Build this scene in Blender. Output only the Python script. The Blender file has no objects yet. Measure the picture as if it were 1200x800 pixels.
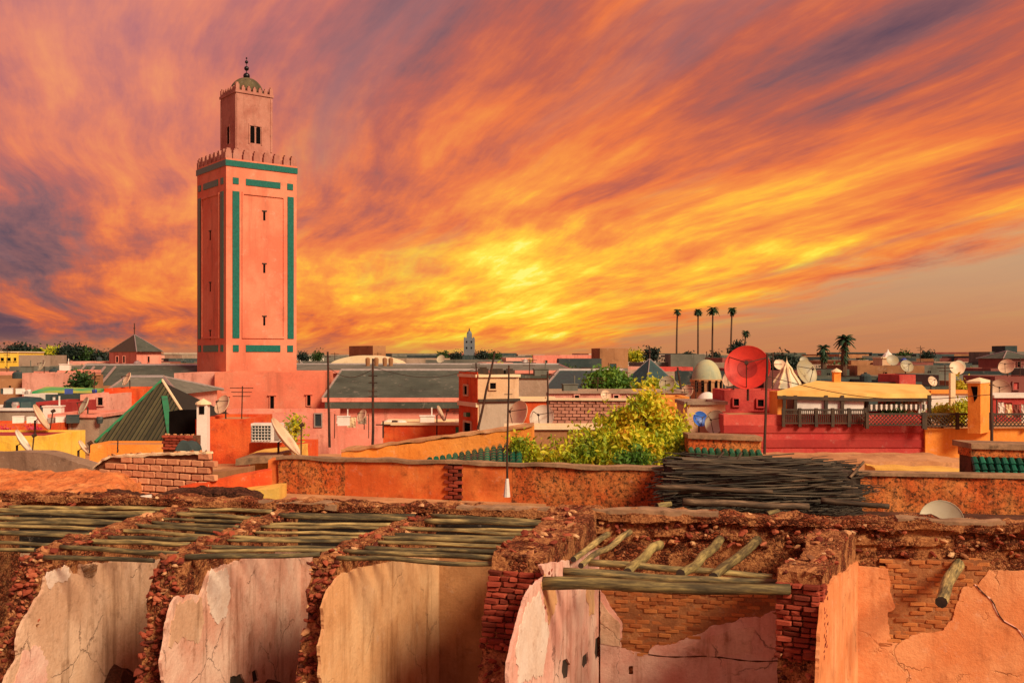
import bpy, bmesh, math, random
from mathutils import Vector, Matrix, noise
from mathutils.geometry import tessellate_polygon
R = random.Random(7)
S = bpy.context.scene
COL = S.collection
# ---------------------------------------------------------------- camera
ZC = 6.5            # eye height above the street
F0 = 933.0
K = 1200.0 / F0     # depth factor: focal length 1200 px on a 1200 px wide picture (36 mm)
cam = bpy.data.cameras.new('camera'); cam.lens = 36; cam.sensor_width = 36
cam.shift_y = 18 / 1200.0
cam.clip_end = 20000; cam.clip_start = 0.1
co = bpy.data.objects.new('camera', cam); COL.objects.link(co)
co.location = (0, 0, ZC); co.rotation_euler = (math.pi / 2, 0, 0)
S.camera = co
S.view_settings.view_transform = 'Standard'; S.view_settings.look = 'None'
S.view_settings.exposure = 0.0; S.view_settings.gamma = 1.0
# ---------------------------------------------------------------- node helper
class N:
    """tiny expression helper over shader nodes"""
    def __init__(s, nt): s.nt = nt
    def new(s, t, **kw):
        n = s.nt.nodes.new(t)
        for k, v in kw.items(): setattr(n, k, v)
        return n
    def put(s, sock, v):
        if isinstance(v, bpy.types.NodeSocket): s.nt.links.new(v, sock)
        else:
            if sock.type == 'RGBA' and len(v) == 3: v = (*v, 1)
            sock.default_value = v
    def m(s, op, a, b=0.0, c=None, clamp=False):
        n = s.new('ShaderNodeMath', operation=op); n.use_clamp = clamp
        s.put(n.inputs[0], a); s.put(n.inputs[1], b)
        if c is not None: s.put(n.inputs[2], c)
        return n.outputs[0]
    def smooth(s, x, lo, hi, a=0.0, b=1.0):
        n = s.new('ShaderNodeMapRange'); n.interpolation_type = 'SMOOTHSTEP'
        s.put(n.inputs[0], x)
        for i, v in enumerate((lo, hi, a, b)): s.put(n.inputs[1 + i], v)
        return n.outputs[0]
    def mix(s, f, a, b, mode='MIX'):
        n = s.new('ShaderNodeMix'); n.data_type = 'RGBA'; n.blend_type = mode
        s.put(n.inputs[0], f); s.put(n.inputs[6], a); s.put(n.inputs[7], b)
        return n.outputs[2]
    def noise(s, vec, scale, detail=4, rough=.55, dist=0.0, color=False):
        n = s.new('ShaderNodeTexNoise')
        if vec is not None: s.put(n.inputs['Vector'], vec)
        s.put(n.inputs['Scale'], scale); s.put(n.inputs['Detail'], detail)
        s.put(n.inputs['Roughness'], rough); s.put(n.inputs['Distortion'], dist)
        return n.outputs[1 if color else 0]
    def mapping(s, vec, scale=(1, 1, 1), loc=(0, 0, 0), rot=(0, 0, 0)):
        n = s.new('ShaderNodeMapping'); s.put(n.inputs[0], vec)
        n.inputs[1].default_value = loc; n.inputs[2].default_value = rot; n.inputs[3].default_value = scale
        return n.outputs[0]
    def ramp(s, f, stops):
        n = s.new('ShaderNodeValToRGB'); s.put(n.inputs[0], f)
        e = n.color_ramp.elements
        while len(e) < len(stops): e.new(.5)
        for el, (p, c) in zip(e, stops): el.position = p; el.color = (*c, 1)
        return n.outputs[0]
    def xyz(s, vec):
        n = s.new('ShaderNodeSeparateXYZ'); s.put(n.inputs[0], vec); return n.outputs
    def comb(s, x, y, z):
        n = s.new('ShaderNodeCombineXYZ')
        for i, v in enumerate((x, y, z)): s.put(n.inputs[i], v)
        return n.outputs[0]
def lin(r, g, b):
    f = lambda c: (c / 255 / 12.92) if c <= 10.31 else ((c / 255 + .055) / 1.055) ** 2.4
    return (f(r), f(g), f(b))
# ---------------------------------------------------------------- sun and sky
SUN_EL, SUN_AZ = math.radians(37), math.radians(138)      # azimuth clockwise from +Y (the view): right, a little behind
sd = Vector((math.sin(SUN_AZ) * math.cos(SUN_EL), math.cos(SUN_AZ) * math.cos(SUN_EL), math.sin(SUN_EL)))
sl = bpy.data.lights.new('sun', 'SUN'); sl.energy = 4.6; sl.angle = math.radians(17); sl.color = (1, .80, .52)
so = bpy.data.objects.new('sun', sl); COL.objects.link(so)
so.rotation_euler = sd.to_track_quat('Z', 'Y').to_euler()
W = bpy.data.worlds.new('World'); S.world = W; W.use_nodes = True
def build_sky():
    nt = W.node_tree; nt.nodes.clear(); n = N(nt)
    tc = n.new('ShaderNodeTexCoord').outputs['Generated']
    x, y, z = n.xyz(tc)
    zz = n.m('MAXIMUM', z, 0.0)
    k = n.m('ADD', zz, .085)
    a = math.radians(-17)                                  # heading of the cloud streets
    ca, sa = math.cos(a), math.sin(a)
    u0 = n.m('SUBTRACT', n.m('MULTIPLY', x, ca), n.m('MULTIPLY', y, sa))
    v0 = n.m('ADD', n.m('MULTIPLY', x, sa), n.m('MULTIPLY', y, ca))
    u = n.m('DIVIDE', u0, k); v = n.m('DIVIDE', v0, k)
    uv = n.comb(u, v, 0.0)
    warp = n.noise(uv, .26, 2, .5, 0, True)
    wv = n.new('ShaderNodeVectorMath', operation='MULTIPLY_ADD')
    n.put(wv.inputs[0], warp); wv.inputs[1].default_value = (1.15, 1.15, 0); n.put(wv.inputs[2], uv)
    uw = wv.outputs[0]
    big = n.noise(n.mapping(uw, (.55, .20, 1), (3.1, 1.7, 0)), 1.0, 3, .5)
    mid = n.noise(n.mapping(uw, (1.7, .38, 1), (8.3, 5.2, 2)), 1.0, 6, .6)
    fin = n.noise(n.mapping(uw, (6.5, .95, 1), (1.3, 2.2, 5)), 1.0, 8, .66)
    clump = n.noise(n.mapping(uw, (2.6, 1.2, 1), (4.3, 2.2, 9)), 1.0, 7, .62)
    az = n.m('ARCTAN2', x, y); el = n.m('ARCSINE', z)
    def blob(px, py, sx, sy):
        a0 = math.atan((px - 600) / 1200); e0 = math.atan((418 - py) / 1200 * math.cos(a0))
        dx = n.m('DIVIDE', n.m('SUBTRACT', az, a0), sx); dy = n.m('DIVIDE', n.m('SUBTRACT', el, e0), sy)
        q = n.m('ADD', n.m('MULTIPLY', dx, dx), n.m('MULTIPLY', dy, dy))
        return n.m('EXPONENT', n.m('MULTIPLY', q, -1.0))
    g1 = blob(600, 368, .26, .055)
    g2 = blob(640, 328, .35, .115)
    g3 = blob(150, 330, .10, .12)                          # orange plume low on the left
    dk = blob(10, 250, .10, .075)                          # slate cloud at the left edge
    low = n.m('EXPONENT', n.m('MULTIPLY', n.m('ABSOLUTE', el), -22.0))
    t = n.m('ADD', .435, n.m('MULTIPLY', n.m('SUBTRACT', mid, .5), 1.25))
    t = n.m('ADD', t, n.m('MULTIPLY', n.m('SUBTRACT', big, .5), .7))
    t = n.m('ADD', t, n.m('MULTIPLY', n.m('SUBTRACT', fin, .5), .55))
    t = n.m('ADD', t, n.m('MULTIPLY', n.m('SUBTRACT', clump, .5), .55))
    t = n.m('ADD', t, n.m('MULTIPLY', g1, .15)); t = n.m('ADD', t, n.m('MULTIPLY', g2, .27))
    t = n.m('ADD', t, n.m('MULTIPLY', g3, .05)); t = n.m('SUBTRACT', t, n.m('MULTIPLY', dk, .29))
    t = n.m('SUBTRACT', t, n.m('MULTIPLY', n.smooth(el, .10, .36), .12))
    t = n.m('SUBTRACT', t, n.m('MULTIPLY', n.m('MULTIPLY', low, n.smooth(az, -.08, -.28)), .36))
    c = n.ramp(t, [(0, lin(96, 66, 78)), (.16, lin(138, 84, 82)), (.33, lin(192, 92, 64)), (.48, lin(234, 114, 50)),
                   (.66, lin(250, 148, 50)), (.83, lin(255, 194, 44)), (.95, lin(255, 230, 66)), (1, lin(255, 242, 110))])
    # rose and lilac veil, high and to the left, and away from the sunset
    away = n.smooth(n.m('ABSOLUTE', n.m('SUBTRACT', az, .05)), .7, 2.2)
    veil = n.m('MULTIPLY', n.smooth(el, .04, .30), n.smooth(az, .10, -.42))
    veil = n.m('ADD', veil, n.m('MULTIPLY', n.smooth(el, .24, .46), .35))
    veil = n.m('MULTIPLY', veil, n.smooth(big, .25, .62, .45, 1.0))
    veil = n.m('MAXIMUM', veil, n.smooth(el, .40, .9)); veil = n.m('MAXIMUM', veil, n.m('MULTIPLY', away, .75))
    rose = n.ramp(t, [(0, lin(126, 92, 104)), (.33, lin(190, 126, 132)), (.58, lin(226, 146, 124)), (.9, lin(246, 172, 116))])
    c = n.mix(n.m('MULTIPLY', veil, .58, clamp=True), c, rose)
    # slate-blue gaps in the streaks on the right
    gap = n.m('MULTIPLY', n.smooth(n.noise(n.mapping(uw, (1.5, .16, 1), (12.1, 3.2, 1)), 1.0, 6, .6), .55, .72), n.smooth(el, .02, .09))
    gap = n.m('MULTIPLY', gap, n.m('SUBTRACT', 1.0, g1))
    c = n.mix(n.m('MULTIPLY', gap, .6), c, lin(150, 106, 108))
    # clear tan air under the cloud sheet on the right, and a thin strip all round
    edge = n.m('ADD', n.m('MULTIPLY', n.m('SUBTRACT', az, .055), .25), n.m('MULTIPLY', n.m('SUBTRACT', clump, .5), .07))
    edge = n.m('MAXIMUM', n.m('MINIMUM', edge, .11), .004)
    fac = n.m('SUBTRACT', 1.0, n.smooth(n.m('SUBTRACT', el, edge), -.012, .022))
    clear = n.mix(n.smooth(el, 0, .10), lin(196, 128, 84), lin(198, 156, 116))
    c = n.mix(n.m('MULTIPLY', fac, .93), c, clear)
    c = n.mix(n.smooth(z, 0, -.02), c, lin(150, 100, 70))
    bg = n.new('ShaderNodeBackground'); n.put(bg.inputs[0], c); bg.inputs[1].default_value = 1.0
    sky = n.new('ShaderNodeTexSky', sky_type='NISHITA'); sky.sun_disc = False
    sky.sun_elevation = SUN_EL; sky.sun_rotation = SUN_AZ; sky.dust_density = 3.0
    b2 = n.new('ShaderNodeBackground'); n.put(b2.inputs[0], sky.outputs[0]); b2.inputs[1].default_value = .007
    ad = n.new('ShaderNodeAddShader'); nt.links.new(bg.outputs[0], ad.inputs[0]); nt.links.new(b2.outputs[0], ad.inputs[1])
    out = n.new('ShaderNodeOutputWorld'); nt.links.new(ad.outputs[0], out.inputs[0])
build_sky()
try: W.cycles.sampling_method = 'MANUAL'; W.cycles.sample_map_resolution = 512
except Exception: pass
# ---------------------------------------------------------------- placing: a point of the place from where it shows and how far off it is
def P(px, py, D): return Vector(((px - 600) / F0 * D, K * D, ZC + (418 - py) / F0 * D))
def XY(px, D): return Vector(((px - 600) / F0 * D, K * D, 0))
def zof(py, D): return ZC + (418 - py) / F0 * D
WL = {}
def wl(o): return WL.get(o.name, Vector((0, 0, 0)))
def tag(o, label, cat, group=None, kind=None):
    o['label'] = label; o['category'] = cat
    if group: o['group'] = group
    if kind: o['kind'] = kind
    return o
def struct(o): o['kind'] = 'structure'; return o
def empty(name, loc, label, cat, group=None):
    o = bpy.data.objects.new(name, None); COL.objects.link(o); o.location = loc; o.empty_display_size = .2
    WL[o.name] = Vector(loc); tag(o, label, cat, group); return o
def place(name, mesh, loc, parent=None, rot=(0, 0, 0), scale=(1, 1, 1)):
    o = bpy.data.objects.new(name, mesh); COL.objects.link(o)
    loc = Vector(loc)
    WL[o.name] = loc.copy()
    if parent is not None: o.parent = parent; loc = loc - wl(parent)
    o.location = loc; o.rotation_euler = rot; o.scale = scale
    return o
class MB:
    def __init__(s): s.v = []; s.f = []; s.mi = []
    def add(s, vs, fs, mi=0):
        b = len(s.v); s.v += [Vector(v) for v in vs]; s.f += [tuple(i + b for i in f) for f in fs]; s.mi += [mi] * len(fs); return s
    def obox(s, c, ux, uy, uz, mi=0):      # centre and three half-axes
        c, ux, uy, uz = map(Vector, (c, ux, uy, uz))
        vs = [c + ux * a + uy * b + uz * d for a in (-1, 1) for b in (-1, 1) for d in (-1, 1)]
        return s.add(vs, [(0, 1, 3, 2), (4, 6, 7, 5), (0, 4, 5, 1), (2, 3, 7, 6), (0, 2, 6, 4), (1, 5, 7, 3)], mi)
    def box(s, x0, x1, y0, y1, z0, z1, mi=0):
        return s.obox(((x0 + x1) / 2, (y0 + y1) / 2, (z0 + z1) / 2), ((x1 - x0) / 2, 0, 0), (0, (y1 - y0) / 2, 0), (0, 0, (z1 - z0) / 2), mi)
    def prism(s, plan, z0, z1, mi=0):
        n = len(plan)
        vs = [(p[0], p[1], z0) for p in plan] + [(p[0], p[1], z1) for p in plan]
        return s.add(vs, [tuple(range(n))[::-1], tuple(range(n, 2 * n))] + [(i, (i + 1) % n, n + (i + 1) % n, n + i) for i in range(n)], mi)
    def tube(s, path, rad, seg=8, mi=0, capmi=None, closed=True):
        path = [Vector(p) for p in path]; n = len(path)
        if not hasattr(rad, '__len__'): rad = [rad] * n
        vs = []
        for i, p in enumerate(path):
            d = (path[min(i + 1, n - 1)] - path[max(i - 1, 0)]).normalized()
            q = Vector((0, 0, 1)) if abs(d.z) < .9 else Vector((1, 0, 0))
            a = d.cross(q).normalized(); b = d.cross(a)
            for k in range(seg):
                t = k / seg * math.tau
                vs.append(p + (a * math.cos(t) + b * math.sin(t)) * rad[i])
        fs = [(i * seg + k, i * seg + (k + 1) % seg, (i + 1) * seg + (k + 1) % seg, (i + 1) * seg + k) for i in range(n - 1) for k in range(seg)]
        s.add(vs, fs, mi)
        if closed:
            b = len(s.v) - len(vs)
            s.f += [tuple(b + k for k in range(seg))[::-1], tuple(b + (n - 1) * seg + k for k in range(seg))]
            s.mi += [mi if capmi is None else capmi] * 2
        return s
    def lathe(s, c, prof, seg=20, mi=0, ax=None):
        c = Vector(c); q = (ax or Vector((0, 0, 1))).to_track_quat('Z', 'Y'); vs = []
        for r, z in prof:
            for k in range(seg):
                t = k / seg * math.tau
                vs.append(c + q @ Vector((r * math.cos(t), r * math.sin(t), z)))
        n = len(prof)
        return s.add(vs, [(i * seg + k, i * seg + (k + 1) % seg, (i + 1) * seg + (k + 1) % seg, (i + 1) * seg + k) for i in range(n - 1) for k in range(seg)], mi)
    def mesh(s, name, mats, off=Vector((0, 0, 0)), smooth=False):
        me = bpy.data.meshes.new(name)
        me.from_pydata([v - off for v in s.v], [], s.f)
        for m in (mats if isinstance(mats, (list, tuple)) else [mats]): me.materials.append(m)
        me.polygons.foreach_set('material_index', s.mi)
        if smooth: me.polygons.foreach_set('use_smooth', [True] * len(s.f))
        me.update(); return me
    def build(s, name, mats, parent=None, smooth=False, origin=None):
        if origin is None:
            if parent is not None: origin = wl(parent)
            else:
                xs = [v.x for v in s.v]; ys = [v.y for v in s.v]; origin = Vector(((min(xs) + max(xs)) / 2, (min(ys) + max(ys)) / 2, min(v.z for v in s.v)))
        origin = Vector(origin)
        return place(name, s.mesh(name, mats, origin, smooth), origin, parent)
def shade_auto(o, ang=40):
    me = o.data; me.polygons.foreach_set('use_smooth', [True] * len(me.polygons))
    try: me.set_sharp_from_angle(angle=math.radians(ang))
    except Exception: pass
    return o
def fb(p, s, o=3):
    return noise.fractal(Vector(p) * s, .6, 2.0, o) 
def nv(p, s):
    return noise.noise_vector(Vector(p) * s)
# ---------------------------------------------------------------- materials
MATS = {}
def base(name):
    m = bpy.data.materials.new(name); m.use_nodes = True; nt = m.node_tree
    bs = nt.nodes['Principled BSDF']; n = N(nt); return m, n, bs
def bump(n, bs, h, strength, dist=.02):
    b = n.new('ShaderNodeBump'); b.inputs['Strength'].default_value = strength; b.inputs['Distance'].default_value = dist
    n.put(b.inputs['Height'], h); n.nt.links.new(b.outputs[0], bs.inputs['Normal'])
def plaster(name, c1, c2, stain=(.06, .03, .02), amt=.5, scale=1.0, streak=.5, grain=1.0, rough=.92, bmp=.5, crack=0.0, speck=0.0, side=None):
    if name in MATS: return MATS[name]
    m, n, bs = base(name)
    tc = n.new('ShaderNodeTexCoord').outputs['Object']
    a = n.noise(tc, .7 * scale, 5, .6)
    c = n.mix(n.smooth(a, .36, .66), c1, c2)
    st = n.noise(n.mapping(tc, (2.2 * scale, 2.2 * scale, .28 * scale)), 1.0, 6, .65)
    c = n.mix(n.m('MULTIPLY', n.smooth(st, .50, .76), streak), c, stain)
    b = n.noise(n.mapping(tc, (1, 1, 1), (5, 3, 1)), 1.9 * scale, 7, .7)
    c = n.mix(n.m('MULTIPLY', n.smooth(b, .53, .72), amt), c, stain)
    g = n.noise(tc, 18 * grain, 6, .7)
    c = n.mix(n.m('MULTIPLY', n.smooth(g, .35, .75), .35), c, n.mix(.5, c, stain))
    d = n.noise(n.mapping(tc, (1, 1, 1), (9, 2, 7)), 3.4 * scale, 8, .75)
    c = n.mix(n.m('MULTIPLY', n.smooth(d, .56, .68), .28), c, n.mix(.55, c, (.85, .72, .62)))
    hgt = n.m('ADD', n.m('MULTIPLY', g, .5), n.m('MULTIPLY', b, 1.2))
    if speck:
        sp = n.noise(tc, 6 * scale, 9, .8)
        c = n.mix(n.m('MULTIPLY', n.smooth(sp, *((.475, .60) if speck > .9 else (.50, .62))), speck), c, stain)
    if crack:
        v = n.new('ShaderNodeTexVoronoi', feature='DISTANCE_TO_EDGE')
        w = n.new('ShaderNodeVectorMath', operation='MULTIPLY_ADD')
        n.put(w.inputs[0], n.noise(tc, 2.5, 5, .6, 0, True)); w.inputs[1].default_value = (.5, .5, .5); n.put(w.inputs[2], tc)
        n.put(v.inputs['Vector'], w.outputs[0]); v.inputs['Scale'].default_value = .62
        cr = n.m('SUBTRACT', 1.0, n.smooth(v.outputs[0], .002, .011))
        msk = n.smooth(n.noise(tc, .9, 3), .48, .60)
        cr = n.m('MULTIPLY', cr, msk)
        c = n.mix(n.m('MULTIPLY', cr, crack), c, (.05, .02, .012))
        hgt = n.m('SUBTRACT', hgt, n.m('MULTIPLY', cr, .8))
    n.put(bs.inputs['Base Color'], c); bs.inputs['Roughness'].default_value = rough
    bs.inputs['Specular IOR Level'].default_value = .2
    bump(n, bs, hgt, bmp, .03)
    MATS[name] = m; return m
def varied(name, stops, sc=6.0, rough=.9, bmp=.5, lo=.0, spread=.55, spec=.2, dist=.015):
    """each object takes its own tone from the ramp, with noise inside it"""
    if name in MATS: return MATS[name]
    m, n, bs = base(name)
    oi = n.new('ShaderNodeObjectInfo').outputs['Random']
    tc = n.new('ShaderNodeTexCoord').outputs['Object']
    a = n.noise(tc, sc, 6, .7)
    f = n.m('ADD', n.m('MULTIPLY', oi, spread), n.m('ADD', lo, n.m('MULTIPLY', n.m('SUBTRACT', a, .3), 1 - spread)), clamp=True)
    k = len(stops) - 1
    n.put(bs.inputs['Base Color'], n.ramp(f, [(i / k, s) for i, s in enumerate(stops)]))
    bs.inputs['Roughness'].default_value = rough; bs.inputs['Specular IOR Level'].default_value = spec
    bump(n, bs, a, bmp, dist)
    MATS[name] = m; return m
def wood(name, stops, rough=.7):
    m, n, bs = base(name)
    oi = n.new('ShaderNodeObjectInfo').outputs['Random']
    tc = n.new('ShaderNodeTexCoord').outputs['Object']
    off = n.comb(n.m('MULTIPLY', oi, 90.0), n.m('MULTIPLY', oi, 37.0), 0.0)
    v = n.new('ShaderNodeVectorMath', operation='ADD'); n.put(v.inputs[0], tc); n.put(v.inputs[1], off)
    g = n.noise(n.mapping(v.outputs[0], (2.4, 26, 26)), 1.0, 6, .65)
    b = n.noise(n.mapping(v.outputs[0], (1.5, 5, 5)), 1.0, 4, .6)
    f = n.m('ADD', n.m('MULTIPLY', g, .55), n.m('ADD', n.m('MULTIPLY', b, .5), n.m('MULTIPLY', n.m('SUBTRACT', oi, .5), .16)))
    k = len(stops) - 1
    n.put(bs.inputs['Base Color'], n.ramp(n.smooth(f, .28, .78), [(i / k, s) for i, s in enumerate(stops)]))
    bs.inputs['Roughness'].default_value = rough; bs.inputs['Specular IOR Level'].default_value = .3
    bump(n, bs, g, .6, .02)
    return m
def plain(name, c, rough=.6, metal=0.0, var=.25, sc=3.0, c2=None, bmp=.15):
    if name in MATS: return MATS[name]
    m, n, bs = base(name)
    tc = n.new('ShaderNodeTexCoord').outputs['Object']
    a = n.noise(tc, sc, 6, .65)
    n.put(bs.inputs['Base Color'], n.mix(n.smooth(a, .35, .7), c, c2 or tuple(x * (1 - var) for x in c)))
    bs.inputs['Roughness'].default_value = rough; bs.inputs['Metallic'].default_value = metal
    if bmp: bump(n, bs, a, bmp, .01)
    MATS[name] = m; return m
def leafmat(name, stops, trans=.35):
    m, n, bs = base(name)
    geo = n.new('ShaderNodeNewGeometry')
    rnd = geo.outputs['Random Per Island']
    tc = n.new('ShaderNodeTexCoord').outputs['Object']
    a = n.noise(tc, 1.3, 4, .6)
    f = n.m('ADD', n.m('MULTIPLY', rnd, .5), n.m('MULTIPLY', n.smooth(a, .3, .7), .55))
    k = len(stops) - 1
    c = n.ramp(f, [(i / k, s) for i, s in enumerate(stops)])
    n.put(bs.inputs['Base Color'], c); bs.inputs['Roughness'].default_value = .6
    tr = n.new('ShaderNodeBsdfTranslucent'); n.put(tr.inputs[0], c)
    mx = n.new('ShaderNodeMixShader'); mx.inputs[0].default_value = trans
    n.nt.links.new(bs.outputs[0], mx.inputs[1]); n.nt.links.new(tr.outputs[0], mx.inputs[2])
    n.nt.links.new(mx.outputs[0], n.nt.nodes['Material Output'].inputs[0])
    MATS[name] = m; return m
M = {}
def rubblemat(name, stops, earth1, earth2, sc=9.0, rough=.95):
    m, n, bs = base(name); tc = n.new('ShaderNodeTexCoord').outputs['Object']
    w = n.new('ShaderNodeVectorMath', operation='MULTIPLY_ADD'); n.put(w.inputs[0], n.noise(tc, 5, 4, .6, 0, True)); w.inputs[1].default_value = (.16, .16, .16); n.put(w.inputs[2], n.mapping(tc, (1, 1, 1.5)))
    v = n.new('ShaderNodeTexVoronoi'); n.put(v.inputs['Vector'], w.outputs[0]); v.inputs['Scale'].default_value = sc
    e = n.new('ShaderNodeTexVoronoi', feature='DISTANCE_TO_EDGE'); n.put(e.inputs['Vector'], w.outputs[0]); e.inputs['Scale'].default_value = sc
    r = n.xyz(v.outputs['Color'])[0]; fine = n.noise(tc, 22, 8, .75); big = n.noise(tc, 1.6, 5, .6)
    k = len(stops) - 1
    c = n.ramp(n.m('ADD', n.m('MULTIPLY', r, .75), n.m('MULTIPLY', n.m('SUBTRACT', fine, .4), .9)), [(i / k, s) for i, s in enumerate(stops)])
    ea = n.mix(n.smooth(fine, .35, .7), earth1, earth2)
    msk = n.smooth(n.m('ADD', big, n.m('MULTIPLY', n.m('SUBTRACT', fine, .5), .5)), .44, .56)
    c = n.mix(msk, c, ea)
    edge = n.m('MULTIPLY', n.m('SUBTRACT', 1.0, n.smooth(e.outputs[0], .0, .10)), n.m('SUBTRACT', 1.0, n.m('MULTIPLY', msk, .8)))
    c = n.mix(n.m('MULTIPLY', edge, .75), c, (.035, .012, .007))
    n.put(bs.inputs['Base Color'], c); bs.inputs['Roughness'].default_value = rough; bs.inputs['Specular IOR Level'].default_value = .15
    bump(n, bs, n.m('ADD', n.m('MULTIPLY', n.smooth(e.outputs[0], 0, .25), n.m('SUBTRACT', 1.1, msk)), n.m('MULTIPLY', fine, .7)), .9, .05)
    MATS[name] = m; return m
M['core'] = rubblemat('rubble_core', [(.05, .014, .008), (.15, .036, .016), (.30, .075, .030), (.42, .14, .06), (.48, .26, .14)], (.24, .085, .035), (.60, .28, .11), 13.0)
M['core_dark'] = rubblemat('dark_rubble', [(.03, .012, .008), (.08, .028, .016), (.15, .05, .028), (.22, .09, .05)], (.05, .022, .014), (.15, .06, .035), 12)
M['stone'] = varied('rubble_stone', [(.045, .014, .010), (.17, .034, .020), (.30, .062, .032), (.42, .12, .06), (.50, .28, .18)], 9, .9, .6, .0, .72)
M['crust'] = varied('rubble_crust', [(.10, .05, .03), (.36, .14, .06), (.54, .25, .11), (.62, .38, .20), (.64, .52, .38)], 9, .9, .6, .0, .72)
M['brick'] = varied('fired_brick', [(.22, .07, .028), (.44, .15, .05), (.56, .22, .07), (.62, .33, .13)], 9, .85, .6, .0, .6)
M['redbrick'] = varied('red_brick', [(.09, .02, .012), (.26, .045, .025), (.40, .08, .045), (.50, .15, .09)], 9, .85, .6, .0, .6)
M['blockbrick'] = varied('salmon_block', [(.52, .22, .12), (.70, .33, .18), (.78, .42, .24)], 6, .85, .5, .0, .6)
M['mortar'] = plaster('mortar', (.14, .055, .03), (.24, .11, .06), amt=.6, scale=3)
M['room_ochre_mortar'] = plaster('ochre_mortar', (.30, .12, .05), (.46, .20, .08), (.08, .03, .02), .6, 2.5, .2, bmp=1.0)
M['gap_shade'] = plaster('gap_shade_plaster', (.016, .014, .013), (.035, .028, .024), (.008, .007, .006), .5, 1.5, .5)  # near-black tone standing for shade between the roof poles
M['hazed_stone'] = plaster('hazed_blue_stone', (.14, .17, .20), (.20, .23, .25), (.08, .09, .10), .3, .1, .2)  # bluish distance haze of the far minaret put into the colour
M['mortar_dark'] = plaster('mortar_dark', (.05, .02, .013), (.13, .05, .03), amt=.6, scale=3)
M['room_pink'] = plaster('room_pink_plaster', (.68, .36, .27), (.80, .56, .45), (.26, .10, .05), .7, 1.5, .75, crack=.45, bmp=.8)
M['room_tan'] = plaster('room_tan_plaster', (.60, .37, .24), (.76, .53, .38), (.20, .10, .05), .7, 1.3, .8, crack=.4, bmp=.8)
M['room_ochre'] = plaster('room_ochre_plaster', (.68, .37, .18), (.78, .50, .28), (.26, .10, .03), .4, 1.2, .9, crack=.2, bmp=.7)
M['room_rose'] = plaster('room_rose_plaster', (.74, .38, .31), (.82, .57, .48), (.34, .12, .07), .6, 1.5, .65, crack=.5, bmp=.8)
M['room_orange'] = plaster('room_orange_plaster', (.72, .26, .10), (.80, .38, .18), (.36, .11, .04), .6, 1.3, .55, crack=.3, bmp=.8)
M['orange_wall'] = plaster('orange_wall_plaster', (.62, .12, .028), (.78, .24, .06), (.12, .03, .012), .55, 1.3, .5)
M['orange_stained'] = plaster('orange_stained_plaster', (.64, .13, .03), (.70, .25, .07), (.030, .022, .012), .75, 2.2, .85, speck=.93, bmp=1.0)
M['mud'] = plaster('orange_mud', (.60, .17, .05), (.72, .28, .10), (.10, .035, .018), .75, 1.8, .1, speck=.45, bmp=1.2)
M['skim'] = plaster('pale_skim_coat', (.74, .58, .48), (.80, .68, .60), (.42, .22, .14), .6, 2.2, .4, bmp=.8)
M['coping'] = plaster('coping', (.24, .15, .09), (.42, .26, .15), (.04, .03, .02), .7, 2.0, .3)
M['grey_render'] = plaster('grey_render', (.25, .17, .12), (.34, .23, .16), (.07, .04, .03), .6, 1.3, .5)
M['rib_deck'] = plain('rib_deck', (.012, .014, .010), .8)
M['dust'] = plaster('dusty_roof_screed', (.44, .21, .10), (.60, .32, .15), (.13, .06, .03), .6, .9, 0)
M['dusty_or_sunlit_yellow'] = plaster('yellow_screed', (.72, .42, .09), (.80, .52, .12), (.3, .13, .04), .3, 1, .1)
M['pole'] = wood('eucalyptus_pole', [(.022, .020, .014), (.085, .072, .038), (.26, .20, .085), (.60, .46, .18)])
M['beam'] = wood('pale_beam', [(.035, .028, .014), (.11, .085, .038), (.25, .20, .075), (.46, .38, .14)])
M['log'] = wood('brown_log', [(.016, .012, .009), (.045, .030, .020), (.11, .07, .042), (.30, .20, .12)])
M['brush'] = wood('brushwood', [(.010, .009, .009), (.035, .030, .024), (.095, .075, .052), (.28, .19, .12)])
M['cut'] = plain('cut_wood_end_and_hole_shade', (.05, .03, .02), .9, c2=(.015, .01, .008))
M['black'] = plain('dark_opening', (.008, .006, .006), 1.0, bmp=0); M['black'].node_tree.nodes['Principled BSDF'].inputs['Specular IOR Level'].default_value = 0
M['dkwood'] = plain('dark_timber', (.030, .022, .016), .6, c2=(.07, .04, .02))
M['iron'] = plain('rusty_iron', (.035, .022, .018), .6, .3, c2=(.10, .04, .02))
M['minaret'] = plaster('minaret_plaster', (.72, .19, .115), (.78, .28, .175), (.34, .11, .07), .45, .45, .55, grain=.5, bmp=.6)
M['minaret_top'] = plaster('lantern_plaster', (.40, .16, .125), (.50, .235, .185), (.18, .07, .05), .5, 1.1, .5, grain=.8, bmp=.6)
M['teal'] = plain('teal_tile', (.004, .11, .09), .3, c2=(.008, .17, .14), sc=9)
M['teal_roof'] = plain('teal_roof', (.006, .035, .045), .55, c2=(.012, .065, .07), sc=4)
M['pink'] = plaster('pink_wall', (.72, .25, .19), (.80, .34, .26), (.34, .11, .07), .6, .9, .6, grain=.5, bmp=.9)
M['pink2'] = plaster('pale_pink_wall', (.70, .32, .25), (.78, .40, .32), (.30, .12, .09), .65, 1.0, .6, grain=.5, bmp=.9)
M['red'] = plaster('red_wall', (.48, .050, .050), (.58, .10, .08), (.25, .03, .03), .6, .9, .5, grain=.6, bmp=.9)
M['red_dark'] = plaster('dark_red_wall', (.34, .035, .035), (.44, .06, .05), (.14, .02, .02), .4, .6, .3, grain=.6)
M['vermilion'] = plaster('vermilion_wall', (.66, .075, .02), (.74, .15, .04), (.25, .03, .015), .65, 1.2, .55, bmp=.9)
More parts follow.
